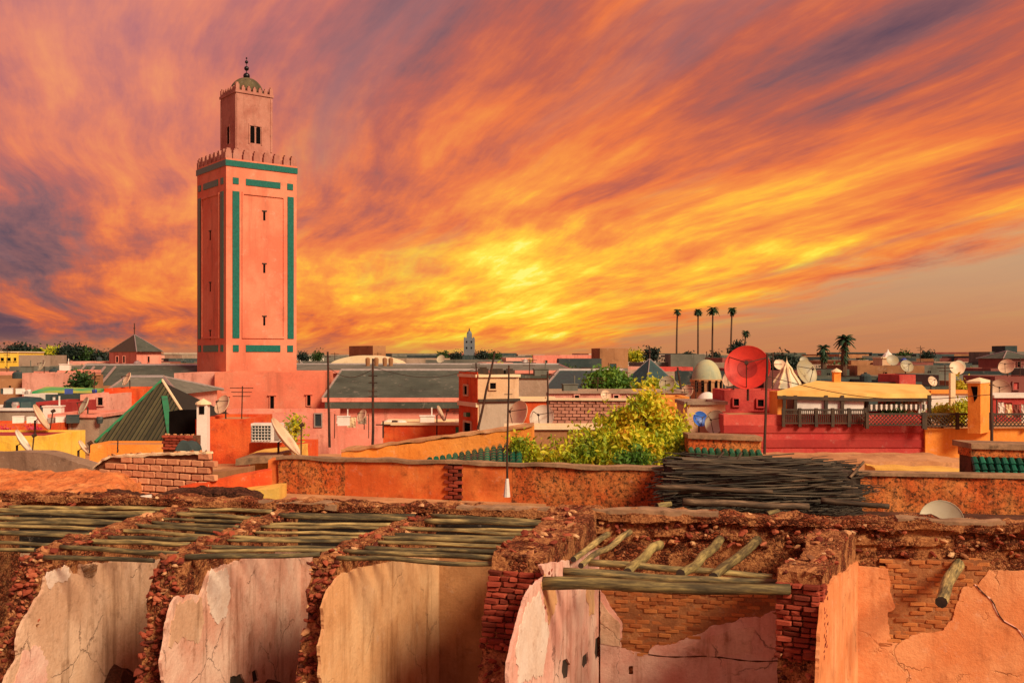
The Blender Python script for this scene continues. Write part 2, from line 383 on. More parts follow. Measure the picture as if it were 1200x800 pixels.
M['orange'] = plaster('bright_orange_wall', (.80, .28, .045), (.85, .36, .08), (.42, .12, .03), .5, 1.0, .5, bmp=.9)
M['beige'] = plaster('beige_wall', (.66, .42, .24), (.72, .50, .32), (.3, .15, .08), .4, .8, .5, bmp=.9)
M['taupe'] = plaster('taupe_wall', (.34, .25, .18), (.42, .31, .24), (.13, .08, .06), .5, .8, .5, bmp=.9)
M['greybeige'] = plaster('greige_wall', (.45, .35, .27), (.52, .42, .33), (.2, .12, .08), .4, .8, .5)
M['cream'] = plaster('cream_wall', (.80, .62, .38), (.84, .70, .48), (.4, .25, .12), .3, .6, .2)
M['white'] = plaster('whitewash', (.76, .70, .64), (.82, .78, .74), (.4, .3, .25), .3, .8, .2)
M['yellow'] = plaster('yellow_wall', (.85, .55, .06), (.88, .64, .12), (.45, .22, .04), .5, 1.0, .4, bmp=.9)
M['slate'] = plaster('slate_roof', (.060, .075, .062), (.10, .115, .095), (.03, .03, .025), .5, .5, .6)
M['slate2'] = plaster('grey_roof', (.13, .14, .12), (.19, .19, .16), (.06, .05, .04), .5, .6, .5)
M['maroon'] = plaster('maroon_wall', (.22, .07, .06), (.30, .11, .09), (.08, .03, .03), .5, .6, .3)
M['darkteal'] = plaster('dark_teal_wall', (.035, .06, .065), (.07, .09, .09), (.02, .02, .02), .5, .6, .3)
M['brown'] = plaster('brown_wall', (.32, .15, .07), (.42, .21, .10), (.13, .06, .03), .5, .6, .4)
M['green_tile'] = varied('green_glazed_tile', [(.004, .045, .03), (.008, .12, .075), (.03, .22, .12)], 5, .25, .3, .0, .6, spec=.6)
M['old_tile'] = varied('old_roof_tile', [(.030, .030, .016), (.065, .058, .028), (.11, .10, .045), (.20, .13, .07)], 3, .6, .3, .0, .4, spec=.4)
M['green_edge'] = plain('green_ridge', (.02, .22, .09), .35, c2=(.03, .13, .07))
M['dish_beige'] = plain('beige_dish', (.74, .55, .38), .5, c2=(.62, .42, .27), sc=1.5)
M['dish_white'] = plain('white_dish', (.80, .72, .60), .5, c2=(.66, .55, .42), sc=1.5)
M['dish_pale'] = plain('pale_dish', (.50, .46, .34), .5, c2=(.40, .34, .22), sc=1.5)
M['dish_shadow'] = plain('dish_shadow', (.34, .012, .008), .6)  # darker red for the shadow circle inside the red dish
M['palm_trunk'] = plain('palm_trunk', (.10, .055, .03), .9, c2=(.05, .03, .02))
M['dish_red'] = plain('red_dish', (.62, .030, .016), .6, c2=(.46, .020, .012), sc=2.0)
M['dish_grey'] = plain('grey_dish', (.34, .32, .24), .5, c2=(.42, .34, .16), sc=1.5)
M['dish_blue'] = plain('blue_dish', (.02, .14, .60), .4, c2=(.03, .10, .42))
M['glass'] = plain('window_glass', (.03, .05, .06), .12, bmp=0)
M['metal'] = plain('pale_metal', (.55, .52, .48), .35, .6)
M['awning'] = plain('yellow_awning', (.82, .58, .17), .7, c2=(.74, .40, .09), sc=1.3)
M['blue'] = plain('blue_paint', (.03, .07, .35), .5); M['tarp'] = plain('green_tarp', (.03, .35, .12), .6, c2=(.6, .5, .05), sc=.5)
M['white_paint'] = plain('white_paint', (.78, .74, .70), .5)
leafmat('gold_leaf', [(.05, .13, .012), (.26, .40, .02), (.62, .66, .03), (.80, .64, .03), (.72, .26, .02)])
leafmat('mid_leaf', [(.03, .10, .012), (.08, .22, .02), (.22, .36, .03)])
leafmat('yellow_leaf', [(.20, .26, .015), (.50, .46, .02), (.72, .55, .03)])
leafmat('lime_leaf', [(.04, .12, .01), (.26, .38, .02), (.68, .66, .03), (.75, .60, .03)])
leafmat('green_leaf', [(.012, .04, .012), (.03, .09, .018), (.08, .16, .03)])
leafmat('dark_leaf', [(.006, .018, .016), (.012, .035, .026), (.03, .06, .035)])
leafmat('palm_leaf', [(.010, .035, .020), (.02, .07, .03), (.05, .10, .03)])
leafmat('flower', [(.6, .02, .02), (.7, .05, .12), (.75, .2, .3)])
# ---------------------------------------------------------------- generic builders
class Plane:
    """a vertical wall face through two plan points; the normal looks back at the street side we stand on"""
    def __init__(s, A, B):
        s.A = Vector((A[0], A[1], 0)); s.B = Vector((B[0], B[1], 0)); s.t = (s.B - s.A).normalized()
        s.L = (s.B - s.A).length; n = Vector((s.t.y, -s.t.x, 0)); s.n = n if n.dot(-s.A) > 0 else -n
    def sz(s, px, py):
        d = Vector(((px - 600) / 1200, 1, (418 - py) / 1200))
        k = s.A.dot(s.n) / d.dot(s.n); p = d * k
        return ((p - s.A).dot(s.t), ZC + p.z)
    def pt(s, a, z, off=0.0): return s.A + s.t * a + s.n * off + Vector((0, 0, z))
    def at(s, px, py, off=0.0): return s.pt(*s.sz(px, py), off)
def chunk(seed, mat, kind='stone'):
    r = random.Random(seed); bm = bmesh.new()
    if kind == 'stone':
        bmesh.ops.create_icosphere(bm, subdivisions=1, radius=.5)
        for v in bm.verts: v.co *= 1 + .32 * noise.noise(v.co * 2.3 + Vector((seed * 3.1, 0, 0))); v.co.x *= 1.15; v.co.z *= .78
        for v in bm.verts: v.co += Vector((r.uniform(-.07, .07), r.uniform(-.07, .07), r.uniform(-.06, .06)))
    else:
        bmesh.ops.create_cube(bm, size=1)
        bmesh.ops.bevel(bm, geom=bm.edges[:] , offset=.09, segments=1, affect='EDGES')
        for v in bm.verts: v.co += Vector((r.uniform(-.035, .035), r.uniform(-.06, .06), r.uniform(-.05, .05)))
    me = bpy.data.meshes.new(kind); bm.to_mesh(me); bm.free(); me.materials.append(mat)
    return me
STONES = [chunk(i, M['stone']) for i in range(7)]
CRUST = [chunk(20 + i, M['crust']) for i in range(7)]
BRICKS = [chunk(40 + i, M['brick'], 'brick') for i in range(5)]
REDBR = [chunk(50 + i, M['redbrick'], 'brick') for i in range(5)]
BLOCKS = [chunk(60 + i, M['blockbrick'], 'brick') for i in range(4)]
def stone(parent, p, size, crust=.3, name='stone', flat=1.0):
    me = R.choice(CRUST if R.random() < crust else STONES)
    return place(name, me, p, parent, (R.uniform(-.6, .6), R.uniform(-.6, .6), R.uniform(0, 6.3)), (size * R.uniform(.8, 1.5), size * R.uniform(.7, 1.2), size * R.uniform(.6, 1.0) * flat))
def inpoly(x, y, poly):
    c = False; j = len(poly) - 1
    for i in range(len(poly)):
        (xi, yi), (xj, yj) = poly[i], poly[j]
        if (yi > y) != (yj > y) and x < (xj - xi) * (y - yi) / (yj - yi) + xi: c = not c
        j = i
    return c
def ragged(poly, step, amp, seed=0, keep=()):
    out = []; step *= .6
    for i, a in enumerate(poly):
        b = poly[(i + 1) % len(poly)]; a = Vector(a); b = Vector(b); L = (b - a).length
        n = max(1, int(L / step))
        d = (b - a).normalized() if L > 1e-6 else Vector((1, 0)); q = Vector((-d.y, d.x))
        for k in range(n):
            p = a + (b - a) * (k / n)
            if i not in keep or k == 0:
                p = p + q * amp * noise.noise(Vector((p.x * 5.1, p.y * 5.1, seed))) * 1.6 + q * amp * .9 * noise.noise(Vector((p.x * 19, p.y * 19, seed + 5))) + q * amp * .6 * noise.noise(Vector((p.x * 47, p.y * 47, seed + 9)))
            out.append(p)
    return out
def slab(name, pl, poly_px, mat, parent, off=.04, thick=.04, rag=.025, seed=0, holes=(), keep=()):
    """a sheet of plaster on a wall plane: ragged outline given where it shows, real thickness"""
    loops = [ragged([pl.sz(*p) for p in poly_px], .06, rag, seed, keep)] + [ragged([pl.sz(*p) for p in h], .04, .012, seed + 3 + i) for i, h in enumerate(holes)]
    flat = [p for l in loops for p in l]
    tris = tessellate_polygon([[Vector((p.x, p.y, 0)) for p in l] for l in loops])
    mb = MB(); nn = len(flat)
    front = [pl.pt(p.x, p.y, off) for p in flat]; back = [pl.pt(p.x, p.y, off - thick) for p in flat]
    fs = []
    for t in tris:
        a, b, c = (front[i] for i in t)
        if (b - a).cross(c - a).dot(pl.n) < 0: t = t[::-1]
        fs.append(tuple(t)); fs.append(tuple(i + nn for i in reversed(t)))
    s = 0
    for l in loops:
        m = len(l)
        for i in range(m): fs.append((s + i, s + (i + 1) % m, nn + s + (i + 1) % m, nn + s + i))
        s += m
    mb.add(front + back, fs)
    return mb.build(name, mat, parent)
def rough_block(nx, ny, nz, fn, dfn=None):
    """closed grid block; fn(u,v,w) -> point, every shared corner welded"""
    idx = {}; vs = []
    def g(i, j, k):
        key = (i, j, k)
        if key not in idx: idx[key] = len(vs); vs.append(fn(i / nx, j / ny, k / nz))
        return idx[key]
    fs = []
    for i in range(nx):
        for j in range(ny):
            fs.append((g(i, j, nz), g(i + 1, j, nz), g(i + 1, j + 1, nz), g(i, j + 1, nz)))
        for k in range(nz):
            fs.append((g(i, 0, k), g(i + 1, 0, k), g(i + 1, 0, k + 1), g(i, 0, k + 1)))
            fs.append((g(i, ny, k), g(i, ny, k + 1), g(i + 1, ny, k + 1), g(i + 1, ny, k)))
    for j in range(ny):
        for k in range(nz):
            fs.append((g(0, j, k), g(0, j, k + 1), g(0, j + 1, k + 1), g(0, j + 1, k)))
            fs.append((g(nx, j, k), g(nx, j + 1, k), g(nx, j + 1, k + 1), g(nx, j, k + 1)))
    mb = MB(); mb.add(vs, fs); return mb
def rotplan(pxF, D, pxL, pxR, th):
    """plan corners of a box seen by its near corner: F, R(right), back, L(left)"""
    F = XY(pxF, D); c, s = math.cos(th), math.sin(th); rR = (pxR - 600) / 1200; rL = (pxL - 600) / 1200
    a = (rR * F.y - F.x) / (c - rR * s); b = (F.x - rL * F.y) / (s + rL * c)
    fr = Vector((c, s, 0)) * a; fl = Vector((-s, c, 0)) * b
    return [F, F + fr, F + fr + fl, F + fl]
def frontplan(px0, px1, D, depth, skew=0.0):
    A = XY(px0, D); B = XY(px1, D * (1 + skew)); t = (B - A).normalized(); q = Vector((-t.y, t.x, 0))
    return [A, B, B + q * depth, A + q * depth]
def window(b, pl, px, py, w, h, mat='black', frame=None, off=0.0, lintel=False):
    a, z = pl.sz(px, py); s = (pl.at(px + 1, py) - pl.at(px, py)).length; sv = (pl.at(px, py) - pl.at(px, py + 1)).length
    hw, hh = w * s / 2, h * sv / 2; q = min(hw, hh) * .28 + .02
    m = MB(); M_ = M[frame] if frame else b['wm']
    for (ca, cz, ra, rz) in ((a - hw - q / 2, z, q / 2, hh + q), (a + hw + q / 2, z, q / 2, hh + q), (a, z + hh + q / 2, hw, q / 2), (a, z - hh - q / 2, hw, q / 2)):
        m.obox(pl.pt(ca, cz, off + .02), pl.t * ra, pl.n * .05, (0, 0, rz))
    if lintel: m.obox(pl.pt(a, z + hh + q * 1.2, off + .05), pl.t * (hw * 2.2), pl.n * .07, (0, 0, q * .6))
    f = m.build('window', M_, b['o'])
    p = MB(); p.obox(pl.pt(a, z, off + .006), pl.t * hw, pl.n * .012, (0, 0, hh)); p.build('pane', M[mat], f)
    return f
def house(name, label, cat, plan, z1, wall, z0=0.0, wins=(), parapet=.25, group=None, roof='dust', cap=None, wtype='black', frame=None, lintel=False):
    c = sum(plan, Vector((0, 0, 0))) / len(plan)
    o = empty(name, (c.x, c.y, z0), label, cat, group); b = {'o': o, 'wm': M[wall]}
    n = len(plan); t = .22
    inner = []
    for i in range(n):
        d0 = (plan[i] - plan[i - 1]).normalized(); d1 = (plan[(i + 1) % n] - plan[i]).normalized()
        q0 = Vector((-d0.y, d0.x, 0)); q1 = Vector((-d1.y, d1.x, 0)); inner.append(plan[i] + (q0 + q1) * t)
    m = MB(); ph = parapet
    outer_t = [Vector((p.x, p.y, z1)) for p in plan]; outer_b = [Vector((p.x, p.y, z0)) for p in plan]
    in_t = [Vector((p.x, p.y, z1)) for p in inner]; in_b = [Vector((p.x, p.y, z1 - ph)) for p in inner]
    vs = outer_b + outer_t + in_t + in_b
    fs = []
    for i in range(n):
        j = (i + 1) % n
        fs += [(i, j, n + j, n + i), (n + i, n + j, 2 * n + j, 2 * n + i), (2 * n + i, 2 * n + j, 3 * n + j, 3 * n + i)]
    m.add(vs, fs); m.build('wall', M[wall], o)
    r = MB(); r.add([v + Vector((0, 0, .004)) for v in in_b], [tuple(range(n))]); r.build('roof', M[roof], o)
    if cap:
        k = MB()
        for i in range(n):
            A, B = plan[i], plan[(i + 1) % n]; d = (B - A).normalized(); L = (B - A).length; q = Vector((-d.y, d.x, 0))
            k.obox((A + B) / 2 + q * .1 + Vector((0, 0, z1 + .05)), d * (L / 2 - .01 * i), q * .18, (0, 0, .05 + .002 * i))
        k.build('coping', M[cap], o)
    b['pl'] = Plane(plan[0], plan[1]); b['pl2'] = Plane(plan[-1], plan[0]) if len(plan) == 4 else None
    for w in wins:
        pl = b['pl2'] if len(w) > 4 and w[4] == 'L' else b['pl']
        window(b, pl, *w[:4], mat=wtype, frame=frame, lintel=lintel)
    return b
def dish(px, py, r, D, az, el, mat, label, group=None, mast=1.0, squash=1.0, feed=True, shadow=None, cat='satellite dish'):
    """parabolic dish of r px, looking to azimuth az (from +Y clockwise) and elevation el"""
    c = P(px, py, D); rr = r / F0 * D; d = Vector((math.sin(az) * math.cos(el), math.cos(az) * math.cos(el), math.sin(el)))
    o = empty('satellite_dish', (c.x, c.y, c.z - rr - mast), label, cat, group)
    m = MB(); dep = rr * .24; prof = [(rr * q, dep * q * q) for q in (0.02, .25, .5, .75, .92, 1.0)] + [(rr * 1.02, dep + .01), (rr * 1.0, dep - .025)] + [(rr * q, dep * q * q - .03) for q in (.92, .7, .4, .02)]
    m.lathe(c, prof, 28, 0, d); bo = m.build('reflector', M[mat], o, True)
    f = MB(); q = d.to_track_quat('Z', 'Y')
    fp = c + d * rr * .95
    if feed:
        for k in range(3):
            t = k / 3 * math.tau + .5
            f.tube([c + q @ Vector((rr * .93 * math.cos(t), rr * .93 * math.sin(t), dep * .9)), fp], rr * .014 + .006, 5)
        f.build('feed_arm', M['iron'], o)
        h = MB(); h.lathe(fp - d * rr * .10, [(0.001, 0), (rr * .09, 0), (rr * .09, rr * .14), (0.001, rr * .14)], 10, 0, d); h.build('feed_horn', M['iron'], o)
    s = MB(); s.tube([c - d * .03, c - d * rr * .28, c - d * rr * .3 - Vector((0, 0, rr + mast))], rr * .035 + .015, 6); s.build('mast', M['iron'], o)
    return o
def antenna(px, y0, y1, D, label, bars=(), px2=None, r=.03, base=None, group=None, D2=None):
    a = P(px if px2 is None else px2, y1, D); b = P(px, y0, D2 or D)
    o = empty('aerial_mast', a, label, 'aerial mast', group)
    m = MB(); m.tube([a + (b - a) * (i / 6) + Vector((R.uniform(-.01, .01), 0, 0)) for i in range(7)], [r * (1.15 - .3 * i / 6) for i in range(7)], 7); m.build('pole', M['iron'], o)
    for (f, w, k) in bars:
        c = a + (b - a) * f; g = MB(); L = w / F0 * D; ang = R.uniform(-.5, .5); dr = Vector((math.cos(ang), math.sin(ang), 0)); q = Vector((-dr.y, dr.x, 0))
        g.tube([c - dr * L, c + dr * L], r * .4, 5)
        for i in range(k): cc = c + dr * L * (2 * (i + .5) / k - 1); g.tube([cc - q * L * .5, cc + q * L * .5], r * .25, 4)
        g.build('aerial', M['iron'], o)
    if base:
        w = MB(); w.tube([a, a + (b - a) * base], [r * 3.4, r * 1.6], 8); w.build('footing', M['white'], o)
    return o
def foliage(name, mat, parent, blobs, n, size, seed=0, elong=1.6):
    """leaf faces scattered in clumps; blobs = [(centre, (rx,ry,rz))]"""
    r = random.Random(seed); vs = []; fs = []; tot = sum(b[1][0] * b[1][1] * b[1][2] for b in blobs) ; off = wl(parent) if parent else None
    for c, rad in blobs:
        k = int(n * rad[0] * rad[1] * rad[2] / tot)
        tw = []
        for _ in range(max(3, k // 14)):
            d = Vector((r.gauss(0, 1), r.gauss(0, 1), r.gauss(0, 1))).normalized() * (r.random() ** .45)
            tw.append(Vector((d.x * rad[0], d.y * rad[1], d.z * rad[2])) + c)
        for t in tw:
            cs = size * r.uniform(.9, 2.0)
            for _ in range(14):
                p = t + Vector((r.gauss(0, cs), r.gauss(0, cs), r.gauss(0, cs * .8)))
                a = Vector((r.gauss(0, 1), r.gauss(0, 1), r.gauss(0, .7))).normalized(); u = a.orthogonal().normalized(); w = a.cross(u)
                th = r.uniform(0, 6.28); u, w = u * math.cos(th) + w * math.sin(th), w * math.cos(th) - u * math.sin(th)
                s = size * r.uniform(.6, 1.25); b0 = len(vs)
                vs += [p - u * s * elong * .5, p + w * s * .38, p + u * s * elong * .5 - a * s * .2, p - w * s * .38]
                fs.append((b0, b0 + 1, b0 + 2, b0 + 3))
    m = MB(); m.add(vs, fs)
    return m.build(name, MATS[mat], parent)
def tree(name, label, cat, px, py0, py1, D, w, mat, n=1500, size=.16, trunk=True, seed=0, ry=None, group=None, lumps=7):
    """crown from py0 (top) to py1 (foot of crown), w px wide"""
    r = random.Random(seed + 99); z1 = zof(py0, D); z0 = zof(py1, D); c = XY(px, D); rw = w / 2 / F0 * D; H = z1 - z0
    o = empty(name, (c.x, c.y, z0 - 1.5), label, cat, group)
    bl = [(Vector((c.x, c.y, z0 + H * .45)), (rw * .62, (ry or rw) * .62, H * .40))]
    for i in range(lumps):
        t = i / lumps * math.tau + r.uniform(-.3, .3); zz = z0 + H * r.uniform(.22, .78); q = .55 if zz < z0 + H * .6 else .35
        bl.append((Vector((c.x + math.cos(t) * rw * q, c.y + math.sin(t) * (ry or rw) * q, zz)), (rw * r.uniform(.28, .42), (ry or rw) * .35, H * r.uniform(.16, .26))))
    foliage('crown', mat, o, bl, n, size, seed)
    m = MB(); b = Vector((c.x, c.y, z0 - 1.5)); f = b + Vector((0, 0, 1.5 + H * .3))
    m.tube([b, (b + f) / 2 + Vector((rw * .05, 0, 0)), f], [rw * .09 + .03, rw * .07 + .02, rw * .05 + .01], 7)
    for i in range(6):
        cc = bl[1 + i % lumps][0]; m.tube([f - Vector((0, 0, H * .1)), (f + cc) / 2 + Vector((0, 0, H * .04)), cc], [rw * .04 + .01, rw * .03, rw * .012], 5)
    m.build('trunk', M['dkwood'], o)
    return o
def palm(px, ytop, ybase, D, label, r=.16, crown=1.5, group=None, n=26, shag=0.0):
    b = P(px, ybase, D); b.z = 0; t = P(px, ytop, D); t.z -= crown * .35
    o = empty('palm_tree', b, label, 'palm tree', group)
    m = MB(); k = 9; bend = R.uniform(-.25, .25)
    m.tube([b + (t - b) * (i / k) + Vector((bend * math.sin(i / k * 3.1), 0, 0)) for i in range(k + 1)], [r * (1.3 - .5 * i / k) for i in range(k + 1)], 7); m.build('trunk', M['palm_trunk'], o)
    c = MB()
    for i in range(n):
        a = i * 2.399 + R.uniform(-.2, .2); e = R.uniform(-.7, 1.2); L = crown * R.uniform(.8, 1.1); dr = Vector((math.cos(a), math.sin(a), 0)); q = Vector((-dr.y, dr.x, 0))
        prev = None
        for j in range(5):
            u = j / 4; p = t + dr * (L * u * math.cos(e * (1 - u * .4))) + Vector((0, 0, L * u * math.sin(e) - L * .55 * u * u)); wd = L * .17 * math.sin(min(1, u * 1.1 + .12) * 2.6) + .02
            cur = (p - q * wd - Vector((0, 0, wd * .5)), p, p + q * wd - Vector((0, 0, wd * .5)))
            if prev: c.add(list(prev) + list(cur), [(0, 1, 4, 3), (1, 2, 5, 4)])
            prev = cur
    if shag:
        for i in range(60):
            a = R.uniform(0, 6.28); z = R.uniform(.1, shag); dr = Vector((math.cos(a), math.sin(a), 0)); p = t - Vector((0, 0, z)); q = Vector((-dr.y, dr.x, 0)) * .15
            c.add([p - q, p + q, p + dr * .55 * (1 - z / shag * .4) - Vector((0, 0, .5))], [(0, 1, 2)])
    c.build('fronds', MATS['palm_leaf'], o)
    return o
# ================================================================ the ground
def ground():
    m = MB(); s = 6000; k = 24
    g = [(-s + 2 * s * i / k) for i in range(k + 1)]
    m.add([(x, y, 0) for y in g for x in g], [(j * (k + 1) + i, j * (k + 1) + i + 1, (j + 1) * (k + 1) + i + 1, (j + 1) * (k + 1) + i) for j in range(k) for i in range(k)])
    struct(m.build('ground', plaster('earth', (.20, .11, .07), (.30, .17, .10), (.07, .04, .03), .6, .05, 0), origin=(0, 0, 0)))
ground()
# ================================================================ the roofless rooms in front
ZT = ZC - 3.2
BW = Plane(XY(-100, 17.57), XY(1450, 13.49))
def crest(s):   # height of the back wall's broken top along it
    return ZC - 2.93 + .05 * noise.noise(Vector((s * .9, 3, 1))) + .035 * noise.noise(Vector((s * 3.3, 0, 1))) - .04
bwo = empty('back_wall', BW.pt(BW.L / 2, 0, -.3), 'long crumbling earth and brick wall running behind the roofless rooms with a jagged top', 'ruined wall')
def bwfn(u, v, w):
    s = u * BW.L; z = (1 - (1 - w) ** 1.7) * crest(s)
    top = max(0, (w - .7) / .3)
    o = 0.0 if v == 0 else -.62 * v
    p = BW.pt(s, z, o)
    d = nv(p, 1.7) * .05 + nv(p, 5.5) * .035
    h = ZC - z + .06 * noise.noise(Vector((s * 1.3, 2, 7))) + .05 * noise.noise(Vector((s * 4, 2, 7)))
    lip = .07 if h < 3.12 else (-.05 if h < 3.27 else (.05 if h < 3.42 and noise.noise(Vector((s * .8, 9, 3))) > -.1 else -.02))
    if v == 0: d = BW.n * (abs(d.x) * -.6 + .10 * noise.noise(p * 2.6) * top + (lip if h < 3.7 else 0)) + Vector((0, 0, d.z * .3))
    if w == 1: d += Vector((0, 0, .10 * noise.noise(p * 2.3) + .05 * noise.noise(p * 7)))
    return p + d
rough_block(300, 8, 52, bwfn).build('core', M['core'], bwo)
M['ochre_shade'] = plaster('ochre_shade_plaster', (.40, .20, .09), (.56, .30, .14), (.16, .06, .02), .5, 1.5, .7)  # darker copy of the room ochre: back-wall shade put into the colour
def row_stones(o, pl, s0, s1, z0, z1, n, off, size, crust=.3, flat=1.0):
    for _ in range(n):
        stone(o, pl.pt(R.uniform(s0, s1), R.uniform(z0, z1), off + R.uniform(-.05, .03)), size * R.uniform(.6, 1.5), crust, flat=flat)
# rubble along the crest and in the exposed upper band
s_at = lambda px: BW.sz(px, 600)[0]
for _ in range(110):
    s = R.uniform(0, BW.L); stone(bwo, BW.pt(s, crest(s) - .01 + R.uniform(-.05, .04), R.uniform(-.5, .02)), R.uniform(.05, .13), .6, flat=.7)
row_stones(bwo, BW, s_at(700), s_at(1010), ZC - 3.55, ZC - 3.0, 120, .0, .10, .2)
row_stones(bwo, BW, s_at(1010), s_at(1260), ZC - 3.6, ZC - 3.0, 50, .03, .10, .4)
row_stones(bwo, BW, s_at(0), s_at(560), ZC - 3.25, ZC - 2.98, 28, .02, .09, .3)
def brick_patch(o, pl, poly_px, bw, bh, meshes, off=.0, thick=.07, name='brick', limit=300, jit=.012):
    if o is bwo: slab('mortar', pl, poly_px, M['room_ochre_mortar'], o, .038, .06, .02, 8)
    poly = [pl.sz(*p) for p in poly_px]; x0 = min(p[0] for p in poly); x1 = max(p[0] for p in poly); z0 = min(p[1] for p in poly); z1 = max(p[1] for p in poly)
    rz = math.atan2(pl.t.y, pl.t.x); r = 0; n = 0; z = z0 + bh / 2
    while z < z1:
        x = x0 + (bw / 2 if r % 2 else 0)
        while x < x1 + bw / 2:
            w = bw * R.uniform(.86, 1.0)
            if inpoly(x, z, poly) and n < limit and R.random() > .07:
                place(name, R.choice(meshes), pl.pt(x, z + R.uniform(-jit, jit), off + R.uniform(-jit * 2, jit * 1.8)), o, (R.uniform(-.05, .05), R.uniform(-.04, .04), rz + R.uniform(-.05, .05)), (w * .95, thick, bh * R.uniform(.76, .92))); n += 1
            x += bw
        z += bh * 1.0; r += 1
brick_patch(bwo, BW, [(706, 672), (916, 676), (918, 716), (890, 724), (862, 732), (820, 750), (788, 760), (760, 768), (726, 764), (704, 740)], .27, .075, BRICKS, .015, .07)
brick_patch(bwo, BW, [(1038, 655), (1160, 655), (1148, 690), (1130, 698), (1118, 732), (1100, 742), (1060, 754), (1038, 756)], .27, .075, BRICKS, .015, .07)
slab('plaster', BW, [(704, 690), (709, 697), (718, 713), (729, 728), (728, 758), (745, 762), (760, 764), (768, 754), (790, 753), (806, 746), (822, 742), (832, 733), (860, 728), (868, 722), (890, 721), (916, 711), (960, 708), (960, 900), (704, 900)], M['room_rose'], bwo, .065, .05, .02, 1,
     holes=[[(737, 779), (742, 779), (742, 789), (737, 789)]], keep=(16, 17, 18))
slab('plaster', BW, [(1004, 662), (1040, 665), (1043, 690), (1049, 710), (1039, 718), (1042, 742), (1046, 751), (1060, 748), (1070, 742), (1100, 738), (1115, 725), (1124, 695), (1128, 687), (1145, 683), (1158, 667), (1200, 668), (1425, 676), (1425, 900), (1004, 900)], M['room_orange'], bwo, .065, .05, .02, 2, keep=(16, 17, 18, 0))
slab('gap_shade_plaster', BW, [(-80, 598), (300, 603), (660, 612), (660, 650), (300, 645), (-80, 640)], M['gap_shade'], bwo, .085, .03, .03, 9)  # darkness in the gaps behind the poles, painted as a dark sheet
slab('plaster', BW, [(514, 640), (566, 655), (640, 655), (640, 900), (514, 900)], M['ochre_shade'], bwo, .05, .05, .004, 3)
slab('plaster', BW, [(300, 640), (352, 650), (420, 650), (420, 900), (300, 900)], M['room_pink'], bwo, .05, .05, .004, 4)
slab('plaster', BW, [(120, 640), (250, 650), (250, 900), (120, 900)], M['room_tan'], bwo, .05, .05, .004, 6)
slab('plaster', BW, [(-60, 640), (60, 650), (60, 900), (-60, 900)], M['room_tan'], bwo, .05, .05, .004, 7)
# grey mortar caps left on the crest
for (a, b, dz, sd_) in ((694, 842, .045, 1), (1052, 1178, .03, 2), (300, 395, -.01, 3), (535, 640, .02, 4)):
    s0, s1 = s_at(a), s_at(b)
    def f(u, v, w, s0=s0, s1=s1, dz=dz, sd_=sd_):
        s = s0 + (s1 - s0) * u; e = noise.noise(Vector((s * 2.1, v * 3, sd_))) * .06
        return BW.pt(s, crest(s) + dz - .10 + .12 * w + .03 * noise.noise(Vector((s * 2, v * 2, w + sd_))), .03 - .42 * v + e)
    rough_block(40, 8, 3, f).build('mortar_cap', M['coping'], bwo)
# diagonal root scar on the orange plaster
cr = MB(); pts = [BW.at(1143 + 60 * t + 3 * math.sin(9 * t), 685 + 68 * t + 2 * math.sin(14 * t), .07) for t in [i / 12 for i in range(16)]]
cr.tube(pts, [.012 * (1.2 - i / 22) + .004 * math.sin(i * 2.2) for i in range(16)], 6); cr.build('crack', M['mortar_dark'], bwo)
sc = MB(); pts2 = [p + Vector((-.03, 0, .025)) - BW.n * .012 for p in pts]; sc.tube(pts2, [.010 + .012 * math.sin(i * 1.7) ** 2 for i in range(16)], 5); sc.build('chipped_edge', M['room_rose'], bwo)
cr = MB(); cr.tube([BW.at(760 + 170 * t, 765 + 9 * t + 1.5 * math.sin(11 * t), .066) for t in [i / 16 for i in range(17)]], [.012 + .006 * math.sin(i * 2.7) for i in range(17)], 5); cr.build('crack', M['mortar_dark'], bwo)
